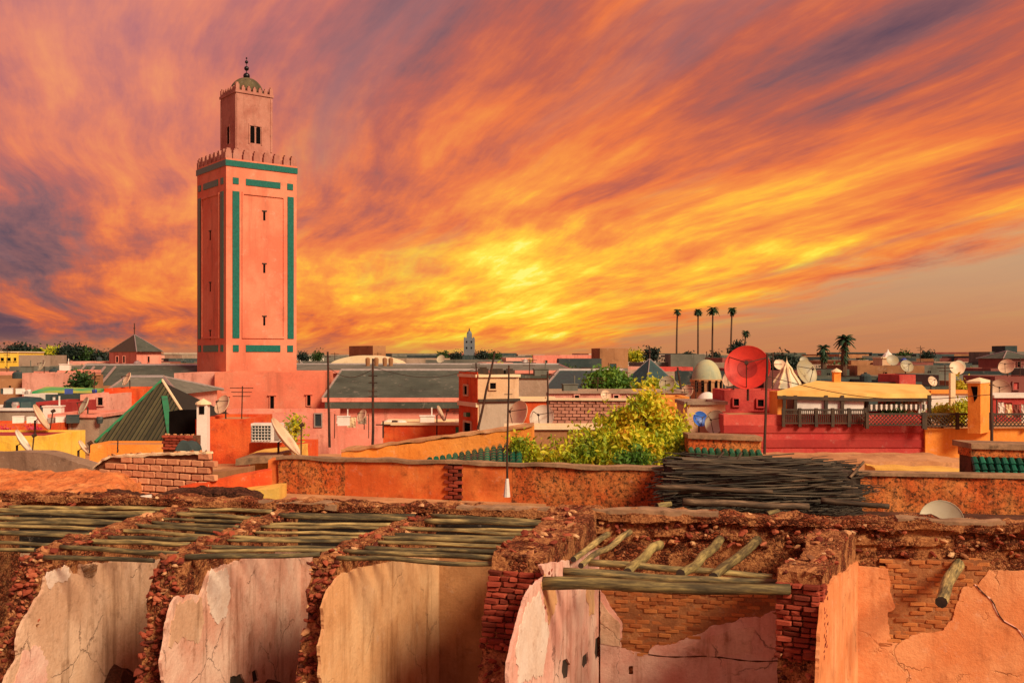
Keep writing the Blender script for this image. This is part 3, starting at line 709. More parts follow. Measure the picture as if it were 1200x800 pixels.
# ---- partition walls
class Part(Plane):
    pass
def partition(A, B, t, label, slope, plaster_polys, front='stone', z_top=ZT, ridge=None, left_plaster=True, nst=170, ntop=110, crust=.35, side=None):
    pl = Plane(A, B); right = Vector((pl.t.y, -pl.t.x, 0)); pl.n = right     # the right-hand face
    L = pl.L + .4
    o = empty('partition_wall', pl.pt(L / 2, 0, -t / 2), label, 'ruined wall', 'broken walls between the roofless rooms')
    fr = lambda z: -slope * max(0, (z_top - z)) / 2.0 + .10 * noise.noise(Vector((z * 2.2, t * 7, L)))
    top = lambda s: z_top + .05 * noise.noise(Vector((s * 2.0, t, L))) + (ridge(s) if ridge else .09 * min(1, max(0, s / .4)))
    def fn(u, v, w):
        z0 = w * (top(u * L)); s = fr(z0) + u * (L - fr(z0)); p = pl.pt(s, z0, -t * v)
        d = nv(p, 2.1) * .06 + nv(p, 6.5) * .04
        if v == 0 and u > .04: d = pl.n * (-abs(d.x) * .35)
        if u == 1: d *= 0
        return p + d
    rough_block(46, 9, 40, fn).build('core', M['core'], o)
    for _ in range(nst):
        z = R.uniform(1.35, z_top + .02); s = fr(z)
        if front == 'brick' and z > 2.35: continue
        stone(o, pl.pt(s + R.uniform(-.07, .05), z, -t * R.uniform(-.0, 1.0)), R.uniform(.05, .13), .12)
    for _ in range(ntop):
        s = R.uniform(-.02, L - .3); v = R.uniform(-.04, 1.05)
        stone(o, pl.pt(s, top(s) + R.uniform(-.03, .05) - .08 * abs(v - .5), -t * v), R.choice((.03, .045, .06, .10, .15)), crust, flat=.8)
    if front == 'brick':
        z = 2.3
        while z < z_top + .02:
            x = 0
            while x < t - .05:
                w = R.choice((.13, .24, .24)); w = min(w, t - x + .03); s = fr(z) - .03 + R.uniform(-.06, .03)
                place('brick', R.choice(REDBR), pl.pt(s + .06, z, -x - w / 2), o, (R.uniform(-.06, .06), R.uniform(-.05, .05), math.atan2(pl.t.y, pl.t.x) - math.pi / 2 + R.uniform(-.12, .12)), (w * .93, .2, .062 * R.uniform(.8, 1.05)))
                x += w + .006
            z += .075
        z = 2.3
        while z < z_top + .02:                                       # the bared return on the near end of the right face
            for q in range(2):
                s = fr(z) + .10 + q * .24 + R.uniform(-.03, .03)
                if R.random() < .8: place('brick', R.choice(REDBR), pl.pt(s, z, .0), o, (0, 0, math.atan2(pl.t.y, pl.t.x) + R.uniform(-.08, .08)), (.21, .09, .06))
            z += .075
    for i, (poly, mt, holes, kp) in enumerate(plaster_polys):
        slab('plaster', pl, poly, M[mt], o, .045, .05, .022, i * 3.3 + t, holes, kp)
    if left_plaster:
        m = MB(); c0 = pl.pt(.25, 0, -t - .0); m.add([pl.pt(.3, 0, -t - .05), pl.pt(L, 0, -t - .05), pl.pt(L, z_top - .1, -t - .05), pl.pt(.25, z_top - .14, -t - .05), pl.pt(.3, 0, -t + .02), pl.pt(L, 0, -t + .02), pl.pt(L, z_top - .1, -t + .02), pl.pt(.25, z_top - .14, -t + .02)],
                     [(0, 1, 2, 3), (4, 7, 6, 5), (0, 4, 5, 1), (1, 5, 6, 2), (2, 6, 7, 3), (3, 7, 4, 0)]); m.build('plaster', M['room_tan'], o)
    return pl, t, o
W0 = partition(XY(-170, 12.9), XY(20, 17.0), .5, 'broken partition wall cut off by the left edge of the picture', .6, [], nst=40, ntop=60)
W1 = partition(XY(57, 12.6), XY(232, 16.55), .5, 'broken partition wall with a red stone end, first from the left', .85, [
    ([(48, 690), (51, 676), (60, 668), (76, 661), (80, 668), (91, 674), (92, 661), (128, 658), (200, 653), (236, 640), (240, 900), (-30, 900), (2, 800), (18, 770), (17, 752), (20, 738), (34, 712), (42, 700)], 'room_tan', [[(39, 731), (43, 731), (43, 734), (39, 734)]], (10, 9)),
    ([(92, 661), (112, 661), (110, 672), (104, 677), (96, 676)], 'core', [], ())])
W2 = partition(XY(215, 12.3), XY(350, 16.1), .5, 'broken partition wall with a red stone end and white patched plaster, second from the left', .55, [
    ([(204, 698), (232, 697), (236, 688), (244, 668), (262, 661), (300, 652), (356, 640), (356, 900), (186, 900), (190, 800), (186, 776), (190, 752), (195, 720), (200, 706)], 'room_pink', [[(267, 792), (280, 789), (286, 800), (276, 808), (266, 804)], [(292, 786), (298, 784), (301, 796), (294, 800)]], (6, 7))], crust=.45)
W3 = partition(XY(396, 12.4), XY(515, 15.75), .45, 'broken partition wall with smooth ochre plaster, third from the left', .5, [
    ([(396, 672), (420, 665), (470, 655), (519, 640), (519, 900), (370, 900), (374, 800), (371, 756), (377, 736), (375, 712), (382, 692), (390, 683)], 'room_ochre', [], (2, 3, 1))], crust=.45)
W4 = partition(XY(638, 11.8), XY(700, 15.25), .82, 'thick broken partition wall with red brick end and high rubble ridge in the middle', 1.0, [
    ([(636, 674), (631, 662), (640, 660), (668, 656), (704, 640), (704, 900), (588, 900), (592, 800), (593, 776), (600, 746), (607, 720), (616, 692), (628, 680)], 'room_rose', [[(656, 773), (661, 770), (665, 778), (664, 792), (658, 796), (655, 786)], [(680, 768), (686, 763), (687, 776), (682, 784), (679, 778)], [(695, 748), (702, 742), (702, 762), (696, 776), (694, 764)]], (4, 3))],
    front='brick', ridge=lambda s: .22 + .06 * math.sin(s * 1.6), nst=150, ntop=140, crust=.5)
W5 = partition(XY(962, 11.15), XY(1003, 14.5), .58, 'broken partition wall with a brick end and a heap of yellow rubble on top, on the right', .12, [
    ([(961, 706), (966, 692), (976, 676), (990, 668), (1006, 655), (1006, 900), (952, 900), (955, 800), (957, 745)], 'room_orange', [], (4, 5))],
    front='brick', ridge=lambda s: .10 + .08 * math.sin(s * 2.1 + 1), nst=110, ntop=150, crust=.6)
# ---- round roof poles
def polemesh(seed, mat, bend=.012, seg=9, n=14, ragged_end=True):
    m = MB(); r = random.Random(seed); path = []; rad = []
    for i in range(n):
        t = i / (n - 1) - .5
        path.append((t, bend * noise.noise(Vector((t * 2.6, seed * 7.7, 0))) * 1.6, bend * noise.noise(Vector((t * 2.6, seed * 3.3, 9))) * 1.6)); rad.append(1.0)
    q = []
    for i, p in enumerate(path):
        t = i / (n - 1); rr = 1.08 - .2 * t + .10 * noise.noise(Vector((t * 9, seed, 4)))
        for k in range(seg):
            a = k / seg * math.tau; e = rr * (1 + .10 * noise.noise(Vector((t * 6, math.cos(a) * 1.5 + seed, math.sin(a) * 1.5))))
            q.append((p[0], p[1], p[2], math.cos(a) * e, math.sin(a) * e))
    return q, seg, n
def pole(name, a, b, r, mat, label, cat, group=None, seed=0, cap=True, bend=.010):
    """a natural round pole from a to b, built along its own x axis"""
    q, seg, n = polemesh(seed, mat, bend); L = (b - a).length; m = MB()
    vs = [(x * L, y * L + cy * r, z * L + cz * r) for x, y, z, cy, cz in q]
    fs = [(i * seg + k, i * seg + (k + 1) % seg, (i + 1) * seg + (k + 1) % seg, (i + 1) * seg + k) for i in range(n - 1) for k in range(seg)]
    m.add(vs, fs, 0); m.f += [tuple(range(seg))[::-1], tuple((n - 1) * seg + k for k in range(seg))]; m.mi += [1, 1]
    me = m.mesh(name, [mat, M['cut']]); me.polygons.foreach_set('use_smooth', [len(f) == 4 for f in m.f])
    o = place(name, me, (a + b) / 2); o.rotation_euler = (b - a).to_track_quat('X', 'Z').to_euler()
    if label: tag(o, label, cat, group)
    return o
# thin later coats and bared patches
def coat(W_, poly, mt, off, seed): slab('old_coat', W_[0], poly, M[mt], W_[2], off, .014, .06, seed)
coat(W2, [(238, 690), (242, 672), (262, 664), (267, 688), (264, 716), (256, 731), (244, 724)], 'skim', .056, 21)
coat(W2, [(208, 704), (232, 702), (236, 728), (228, 752), (210, 748), (196, 756), (196, 728)], 'room_tan', .055, 22)
coat(W1, [(52, 672), (74, 663), (80, 671), (72, 682), (54, 688)], 'skim', .055, 23)
coat(W1, [(24, 762), (44, 756), (54, 775), (48, 810), (10, 810)], 'room_rose', .056, 24)
coat(W4, [(634, 672), (642, 678), (650, 706), (640, 728), (634, 704), (630, 684)], 'room_ochre', .054, 25)
coat(W4, [(684, 684), (694, 684), (693, 722), (688, 716), (684, 700)], 'room_ochre', .055, 26)
coat(W4, [(612, 710), (628, 694), (640, 740), (632, 790), (604, 800), (600, 760)], 'skim', .054, 27)
slab('old_coat', BW, [(704, 702), (714, 716), (727, 730), (727, 756), (704, 752)], M['room_tan'], bwo, .078, .014, .012, 28)
slab('old_coat', BW, [(800, 757), (858, 736), (884, 733), (880, 762), (830, 768)], M['room_pink'], bwo, .078, .014, .03, 29)
ORD = 'nearest second third fourth fifth sixth seventh eighth ninth tenth eleventh twelfth thirteenth'.split()
def roofbay(Wa, Wb, n, lab, f0, f1, seed, group):
    (pa, ta, _), (pb, tb, _) = Wa, Wb
    for i in range(n):
        f = f0 + (f1 - f0) * (i + R.uniform(-.28, .28)) / (n - 1)
        r = R.uniform(.030, .046) if i < n - 2 else R.uniform(.04, .055)
        a = pa.pt(f * pa.L, ZT + r + R.uniform(-.015, .05), -ta * R.uniform(.02, .28)); b = pb.pt((f + R.uniform(-.03, .03)) * pb.L, ZT + r + R.uniform(-.015, .05), -tb * R.uniform(.72, 1.0))
        if i % 2: a, b = b, a
        pole('roof_pole', a, b, r, M['pole'], ORD[i] + ' roof pole ' + lab + ', counted from the front', 'roof pole', group, seed + i, bend=.008)
roofbay(W0, W1, 10, 'of the ruined room at the left edge', .10, .93, 10, 'poles over the room at the left edge')
roofbay(W1, W2, 10, 'between the first and second stone-ended walls', .02, .93, 30, 'poles over the second room')
roofbay(W2, W3, 10, 'over the room with white patched plaster', .02, .93, 50, 'poles over the third room')
roofbay(W3, W4, 10, 'over the smooth ochre room', .02, .92, 70, 'poles over the ochre room')
pole('beam', P(636, 683, 11.55), P(926, 691, 11.2), .088, M['beam'], 'long thick pale beam spanning the open room on the right, nearest of three', 'beam', seed=91, bend=.006)
pole('beam', P(660, 669, 12.1), P(917, 684, 11.75), .062, M['pole'], 'thinner beam just behind the long thick pale beam of the open room', 'beam', seed=92, bend=.008)
pole('beam', P(690, 658, 12.9), P(905, 676, 12.4), .055, M['pole'], 'farthest and shortest of the long beams across the open room', 'beam', seed=93, bend=.008)
for i, (a, b, r, lab) in enumerate([((671, 656, 13.0), (712, 625, 14.9), .055, 'dark short rafter jutting from the back wall, leftmost beside the rubble ridge'),
        ((681, 662, 12.6), (738, 624, 14.9), .055, 'short rafter jutting from the back wall, second from the rubble ridge'),
        ((735, 669, 12.2), (772, 636, 14.6), .082, 'bent stubby yellowish rafter jutting out with a dark cut end'),
        ((800, 673, 12.0), (844, 633, 14.6), .080, 'stubby rafter with a green-dark shaft jutting from the back wall'),
        ((836, 677, 11.85), (890, 632, 14.6), .082, 'longest stubby rafter, rightmost of those resting on the pale beam'),
        ((1103, 703, 12.3), (1126, 650, 14.8), .105, 'thick dark rafter stump poking out over the bare brick patch')]):
    pole('rafter', P(*b), P(*a), r, M['beam' if i > 1 and i < 5 else 'pole'], lab, 'rafter', seed=100 + i, bend=.012)
# rubble on the room floors
def heap(name, label, x0, x1, D0, D1, h, mat, seed, nst=0):
    a = XY(x0, D0); b = XY(x1, D1); mb = MB(); n = 26
    vs = []; fs = []
    for j in range(n + 1):
        for i in range(n + 1):
            u, v = i / n, j / n; x = a.x + (b.x - a.x) * u; y = a.y + (b.y - a.y) * v
            e = min(1, 5 * u, 5 * (1 - u), 4 * v, 6 * (1 - v))
            vs.append((x, y, (h * (.65 + .6 * noise.noise(Vector((x * .8, y * .8, seed)))) + .12 * noise.noise(Vector((x * 3, y * 3, seed)))) * e - .02))
    fs = [(j * (n + 1) + i, j * (n + 1) + i + 1, (j + 1) * (n + 1) + i + 1, (j + 1) * (n + 1) + i) for j in range(n) for i in range(n)]
    mb.add(vs, fs); o = mb.build(name, mat); tag(o, label, 'rubble heap', kind='stuff'); return o
heap('rubble', 'dark rubble heap on the floor of the leftmost visible room', 95, 215, 13.2, 16.2, 1.3, M['core_dark'], 3)
heap('rubble', 'rubble on the floor of the room with white patched plaster', 220, 390, 12.0, 15.6, .6, M['core_dark'], 5)
for i in range(6):
    a = P(60 + i * 16, 782 - (i % 3) * 7, 14.2 + .15 * i); b = P(176 - i * 5, 772 + (i % 2) * 12 - i * 4, 15.0)
    pole('charred_beam', a, b, .06, M['cut'], 'charred fallen beam lying on the rubble in the leftmost visible room', 'beam', 'charred beams in the left room', 120 + i)
# ================================================================ terrace just behind the ruin
def terrace(name, x0, x1, D0, D1, z, mat, label='', sk=0.0):
    m = MB(); a, b = XY(x0, D0), XY(x1, D0); c, d = XY(x1, D1), XY(x0, D1)
    m.prism([a, b, c, d], 0, z); return struct(m.build(name, mat))
terrace('roof_terrace', -260, 640, 18.15, 27.5, ZC - 3.35, M['dust'])
terrace('roof_terrace', 778, 1420, 17.75, 24.0, ZC - 3.02, M['dust'])
terrace('roof_terrace', 778, 1420, 15.9, 17.7, ZC - 3.36, M['mortar_dark'])
# low orange parapet in the centre
PW = Plane(XY(326, 19.6), XY(775, 17.6))
pwo = empty('parapet_wall', PW.pt(PW.L / 2, 0), 'low orange plastered parapet with black-stained ends behind the broken crest', 'wall')
def pwfn(z_top, s0, s1, off=.0, th=.28, am=.02):
    def f(u, v, w):
        s = s0 + (s1 - s0) * u; z = ZC - 3.7 + (z_top(s) - ZC + 3.7) * w; p = PW.pt(s, z, off - th * v)
        return p + nv(p, 2.5) * am
    return f
ztp = lambda s: ZC - 2.52 + .012 * math.sin(s * 3)
def seg(px0, px1, mat, name='panel', off=0.0):
    s0, s1 = PW.sz(px0, 560)[0], PW.sz(px1, 560)[0]
    rough_block(max(4, int((s1 - s0) / .12)), 3, 10, pwfn(ztp, s0, s1, off)).build(name, M[mat], pwo)
seg(326, 404, 'orange_stained'); seg(404, 525, 'orange_wall', off=-.004); seg(541, 600, 'orange_wall', off=-.006); seg(600, 775, 'orange_stained', off=-.002)
seg(525, 541, 'mortar_dark', 'brick_pier', off=-.03)
brick_patch(pwo, PW, [(526, 546), (540, 546), (540, 592), (526, 592)], .24, .085, REDBR, .0, .12)
s0, s1 = PW.sz(324, 560)[0], PW.sz(777, 560)[0]
rough_block(90, 3, 2, lambda u, v, w: (lambda p: p + nv(p, 2.2) * .03)(PW.pt(s0 + (s1 - s0) * u, ztp(s0 + (s1 - s0) * u) + .004 + .075 * w, .05 - .38 * v))).build('coping', M['coping'], pwo)
# side return of the parapet, going back
m = MB(); a = PW.pt(0, 0); q = Vector((-.05, 1, 0)).normalized(); m.obox(a + q * 1.0 + Vector((-.14, .05, ZC - 3.1)), (.13, 0, 0), q * .95, (0, 0, .55)); m.build('return_wall', M['orange_wall'], pwo)
# earth slope and grey rendered wall at the left
A, B = XY(-90, 17.75), XY(128, 17.3)
def sl(u, v, w):
    p = A + (B - A) * u + Vector((0, v * 2.0, 0)); top = ZC - 2.93 + .20 * min(1, v * 1.2) + .05 * noise.noise(Vector((u * 5, v * 3, 0))); e = (1 - max(0, (u - .86) / .14) ** 2 * .35)
    p.z = ZC - 3.7 + (top - ZC + 3.7) * w * (e if w == 1 else 1); return p + nv(p, 1.6) * .07 + nv(p, 5) * .045 + nv(p, 11) * .02
eo = rough_block(90, 34, 5, sl).build('earth_roof', M['mud']); tag(eo, 'sloping roof of orange earth behind the ruin at the left edge', 'roof')
GW = Plane(XY(-90, 20.6), XY(106, 20.0))
def gw(u, v, w):
    s = u * GW.L; zt = zof(530, 20.2) - .16 * max(0, (u - .72) / .28) ** 1.5 * 2; p = GW.pt(s, ZC - 3.7 + (zt - ZC + 3.7) * w, -.5 * v); return p + nv(p, 1.2) * .05
go = rough_block(40, 4, 10, gw).build('rendered_wall', M['grey_render']); tag(go, 'rough grey-brown rendered wall with rounded end left of the salmon block wall', 'wall')
# salmon block wall
BR = Plane(XY(110, 19.2), XY(243, 18.2))
bo = empty('block_wall', BR.pt(BR.L / 2, 0), 'low wall of salmon blocks with pale mortar on top, broken at its left end', 'wall')
def bz(s): t = s / BR.L; return zof(536, 19.2) + (zof(531, 18.2) - zof(536, 19.2)) * t - .28 * max(0, 1 - t / .16) ** 1.4
rough_block(30, 2, 6, lambda u, v, w: BR.pt(u * BR.L, ZC - 3.7 + (bz(u * BR.L) - ZC + 3.7 - .02) * w, -.03 - .16 * v)).build('mortar', M['mortar'], bo)
z = ZC - 3.4; r_ = 0
while z < ZC - 2.2:
    x = (.18 if r_ % 2 else .0)
    while x < BR.L + .1:
        if z < bz(min(x, BR.L)) - .06: place('block', R.choice(BLOCKS), BR.pt(x, z, -.02 + R.uniform(-.008, .01)), bo, (R.uniform(-.02, .02), R.uniform(-.03, .03), math.atan2(BR.t.y, BR.t.x)), (.315, .12, .135))
        x += .345
    z += .16; r_ += 1
rough_block(60, 3, 2, lambda u, v, w: (lambda p: p + nv(p, 5) * .035)(BR.pt(u * BR.L, bz(u * BR.L) - .01 + .055 * w, .04 - .26 * v))).build('mortar_bed', M['cream'], bo)
for i in range(26):
    s = R.uniform(.2, BR.L); stone(bo, BR.pt(s, bz(s) + .05, -.08), R.uniform(.04, .09), .9)
# dirt ledges and slabs between the block wall and the parapet
def ledge(name, label, p0, p1, D0, D1, w, h, mat, cat='ledge'):
    a, b = P(*p0, D0), P(*p1, D1); t = (b - a).normalized(); q = Vector((-t.y, t.x, 0)).normalized()
    def f(u, v, ww):
        p = a + (b - a) * u + q * w * v + Vector((0, 0, -h * (1 - ww))); return p + nv(p, 2.4) * .04
    o = rough_block(26, 4, 4, f).build(name, mat); tag(o, label, cat); return o
ledge('mud_ledge', 'long orange mud ledge slanting up to the stained parapet', (212, 571), (318, 550), 18.0, 18.6, .30, .5, M['vermilion'])
ledge('mud_ledge', 'short brown mud ledge right of the salmon block wall', (238, 553), (290, 549), 19.6, 19.6, .7, .9, M['brown'])
ledge('mud_slab', 'broken rounded slab end lying against the stained parapet', (276, 538), (330, 533), 20.2, 20.2, 1.5, .16, M['coping'], 'slab')
ledge('yellow_slab', 'yellow dusty slab lying in front of the stained parapet', (262, 577), (326, 571), 17.9, 17.9, .9, .3, M['dusty_or_sunlit_yellow'], 'slab')
ledge('yellow_slab', 'yellow dusty roof strip beside the big leaning dish', (292, 532), (345, 527), 21.5, 21.5, 1.8, .6, M['dusty_or_sunlit_yellow'], 'slab')
sk = heap('rubble', 'dark stony debris piled on the back wall below the block wall', 0, 1, 10, 10, 0, M['core'], 1); bpy.data.objects.remove(sk)
for (x0, x1, y, D, lab) in ((183, 300, 573, 17.4, 'dark stony clod mound on the crest below the salmon block wall'), (86, 160, 577, 17.3, 'small dark rubble mound on the crest left of the white tile'), (640, 760, 600, 15.9, 'stained rubble mound on the crest beside the brushwood stack')):
    a, b = XY(x0, D), XY(x1, D); zt = zof(y, D)
    def f(u, v, w):
        e = math.sin(math.pi * min(1, max(0, u))) ** .35 * math.sin(math.pi * (.12 + .76 * v)) ** .5
        p = a + (b - a) * u + Vector((0, .9 * v - .2, 0)); p.z = ZC - 3.6 + (zt - ZC + 3.6) * w * (e * .25 + .75 if w else 1); return p + nv(p, 3) * .05 + nv(p, 9) * .035
    o = rough_block(46, 14, 10, f).build('rubble_mound', M['core_dark']); tag(o, lab, 'rubble')
t = MB(); a = P(172, 587, 16.9); t.obox(a, (.10, .02, .01), (.0, .03, 0), (-.015, 0, .13)); tag(t.build('broken_tile', M['white']), 'small white broken tile standing on the crest between two dark mounds', 'tile')
# ---- brushwood stack
BX0, BX1 = 768, 1030
bs_c = XY(890, 16.6)
def bh(px):  # height of the stack's top along it
    t = (px - 765) / 275; return zof(537 + 10 * t * t + 22 * max(0, t - .8) * 3, 16.8)
brushm = [polemesh(200 + i, None, .02, 5, 8)[0] for i in range(6)]
BM = []
for i in range(6):
    q = brushm[i]; m = MB(); m.add([(x, y + cy * .016, z + cz * .016) for x, y, z, cy, cz in q], [(a * 5 + k, a * 5 + (k + 1) % 5, (a + 1) * 5 + (k + 1) % 5, (a + 1) * 5 + k) for a in range(7) for k in range(5)])
    BM.append(m.mesh('dry_branch', M['brush'], smooth=True))
for i in range(290):
    px = R.uniform(785, 1000); D = R.uniform(16.25, 17.5); zt = bh(px) - .05; zb = zof(606, 16.3); fdep = (D - 16.25) / 1.25
    z = zb + (zt - zb) * (1 - (1 - fdep) * R.random() ** 1.0) if R.random() < .75 else zt * .25 + zb * .75 + R.random() * (zt - zb) * .7
    z = min(z, zt); L = R.uniform(1.2, 3.4); c = P(px, 500, D); c.z = z
    x = c.x; hx = L / 2; lo, hi = XY(762 + 42 * R.random() ** 1.5 + 16 * max(0, (z - zb) / (zt - zb)), D).x, XY(1026 - 36 * R.random() - 20 * max(0, (z - zb) / (zt - zb)), D).x; L = L
    c.x = min(max(x, lo + hx), hi - hx)
    o = place('dry_branch', R.choice(BM), c, None, (R.uniform(0, 6), R.gauss(0, .05), R.gauss(0, .09) - .02), (L, *([R.uniform(.55, 1.35)] * 2)))
    zn = ('foot', 'middle', 'top')[min(2, max(0, int(3 * (z - zb) / (zt - zb))))] + ' of the ' + ('left', 'central', 'right')[min(2, max(0, int(3 * ((c.x / c.y * 1200 + 600) - 775) / 250)))]
    tag(o, 'thin dry branch at the ' + zn + ' part of the dark brushwood stack', 'branch', 'dry branches at the ' + zn + ' part of the stack')
m = MB(); a, b = XY(785, 16.75), XY(1010, 16.75)
def cf(u, v, w):
    p = a + (b - a) * u + Vector((0, v * .9, 0)); zt = bh(785 + 225 * u) - .12; zb = ZC - 3.4; p.z = zb + (zt - zb) * w; return p + nv(p, 4) * .08
lit = rough_block(40, 6, 10, cf)
tw = random.Random(77)
for i in range(700):
    D = tw.uniform(16.15, 17.5); px = tw.uniform(776, 1012); zt = bh(min(px, 1020)); fd = (D - 16.15) / 1.35; z_ = zof(604, 16.3) + (zt - zof(604, 16.3)) * max(.05, fd ** .6 * tw.uniform(.35, 1.04)); c = XY(px, D); c.z = z_; L = tw.uniform(.25, 1.0); an = tw.gauss(0, .28); el_ = tw.gauss(.03, .16)
    dv = Vector((math.cos(an) * math.cos(el_), math.sin(an), math.sin(el_))) * L; k_ = Vector((0, 0, tw.uniform(-.05, .07)))
    lit.tube([c - dv / 2, c + k_, c + dv / 2], [.009, .008, .005], 4, 1)
tag(lit.build('brushwood_litter', [M['cut'], M['brush']]), 'dark mass of twigs and litter deep inside the brushwood stack', 'twigs', kind='stuff')
for i, (a, b, r, lab) in enumerate([((768, 570, 16.1), (905, 576, 16.1), .05, 'thick pale-ended log at the left foot of the brushwood stack'),
        ((800, 588, 16.0), (948, 594, 15.9), .075, 'thickest log lying along the foot of the brushwood stack'),
        ((962, 586, 16.0), (1042, 594, 15.8), .06, 'pale broken log sticking out right of the brushwood stack'),
        ((833, 545, 17.2), (848, 530, 17.4), .03, 'short stick standing up at the top left of the brushwood stack'),
        ((862, 543, 17.2), (869, 530, 17.3), .03, 'second short stick standing up on the brushwood stack'),
        ((996, 560, 16.6), (1012, 541, 17.0), .03, 'stick leaning up at the right end of the brushwood stack'),
        ((770, 593, 15.8), (786, 590, 15.9), .06, 'small yellow log stub on the crest left of the brushwood'),
        ((898, 603, 15.2), (912, 599, 15.4), .06, 'small yellow stub lying on the crest below the brushwood')]):
    pole('log', P(*a), P(*b), r, M['beam' if i in (6, 7) else 'log'], lab, 'log', seed=230 + i)
# wall behind the right end of the stack, with moss
QW = Plane(XY(1000, 17.4), XY(1300, 16.7))
qo = rough_block(50, 4, 10, lambda u, v, w: (lambda p: p + nv(p, 2.2) * .05)(QW.pt(u * QW.L, ZC - 3.6 + (1.02 + .02 * math.sin(9 * u)) * w, -.4 * v))).build('mossy_wall', M['orange_stained'])
tag(qo, 'low dark wall with orange moss behind the half-hidden white dish', 'wall')
m = MB(); m.obox(QW.pt(QW.L / 2, ZC - 2.55, -.2), QW.t * (QW.L / 2), QW.n * .25, (0, 0, .035)); tag(m.build('wall_coping', M['coping']), 'grey coping laid along the low mossy wall', 'coping')
dish(1103, 611, 24, 15.9, math.radians(200), .5, 'dish_pale', 'pale dish half hidden behind the broken crest at lower right', mast=.2, feed=False)

# dark plates behind the holes in the plaster: deep shade put in as colour
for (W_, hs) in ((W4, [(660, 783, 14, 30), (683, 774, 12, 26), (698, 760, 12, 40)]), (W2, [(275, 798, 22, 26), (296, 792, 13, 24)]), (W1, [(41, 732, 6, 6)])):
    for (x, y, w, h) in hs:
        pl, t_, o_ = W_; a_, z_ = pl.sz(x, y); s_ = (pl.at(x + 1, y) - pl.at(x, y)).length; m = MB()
        m.obox(pl.pt(a_, z_, .004), pl.t * (w * s_ / 2), pl.n * .006, (0, 0, h * .0068)); m.build('hole_shade', M['cut'], o_)
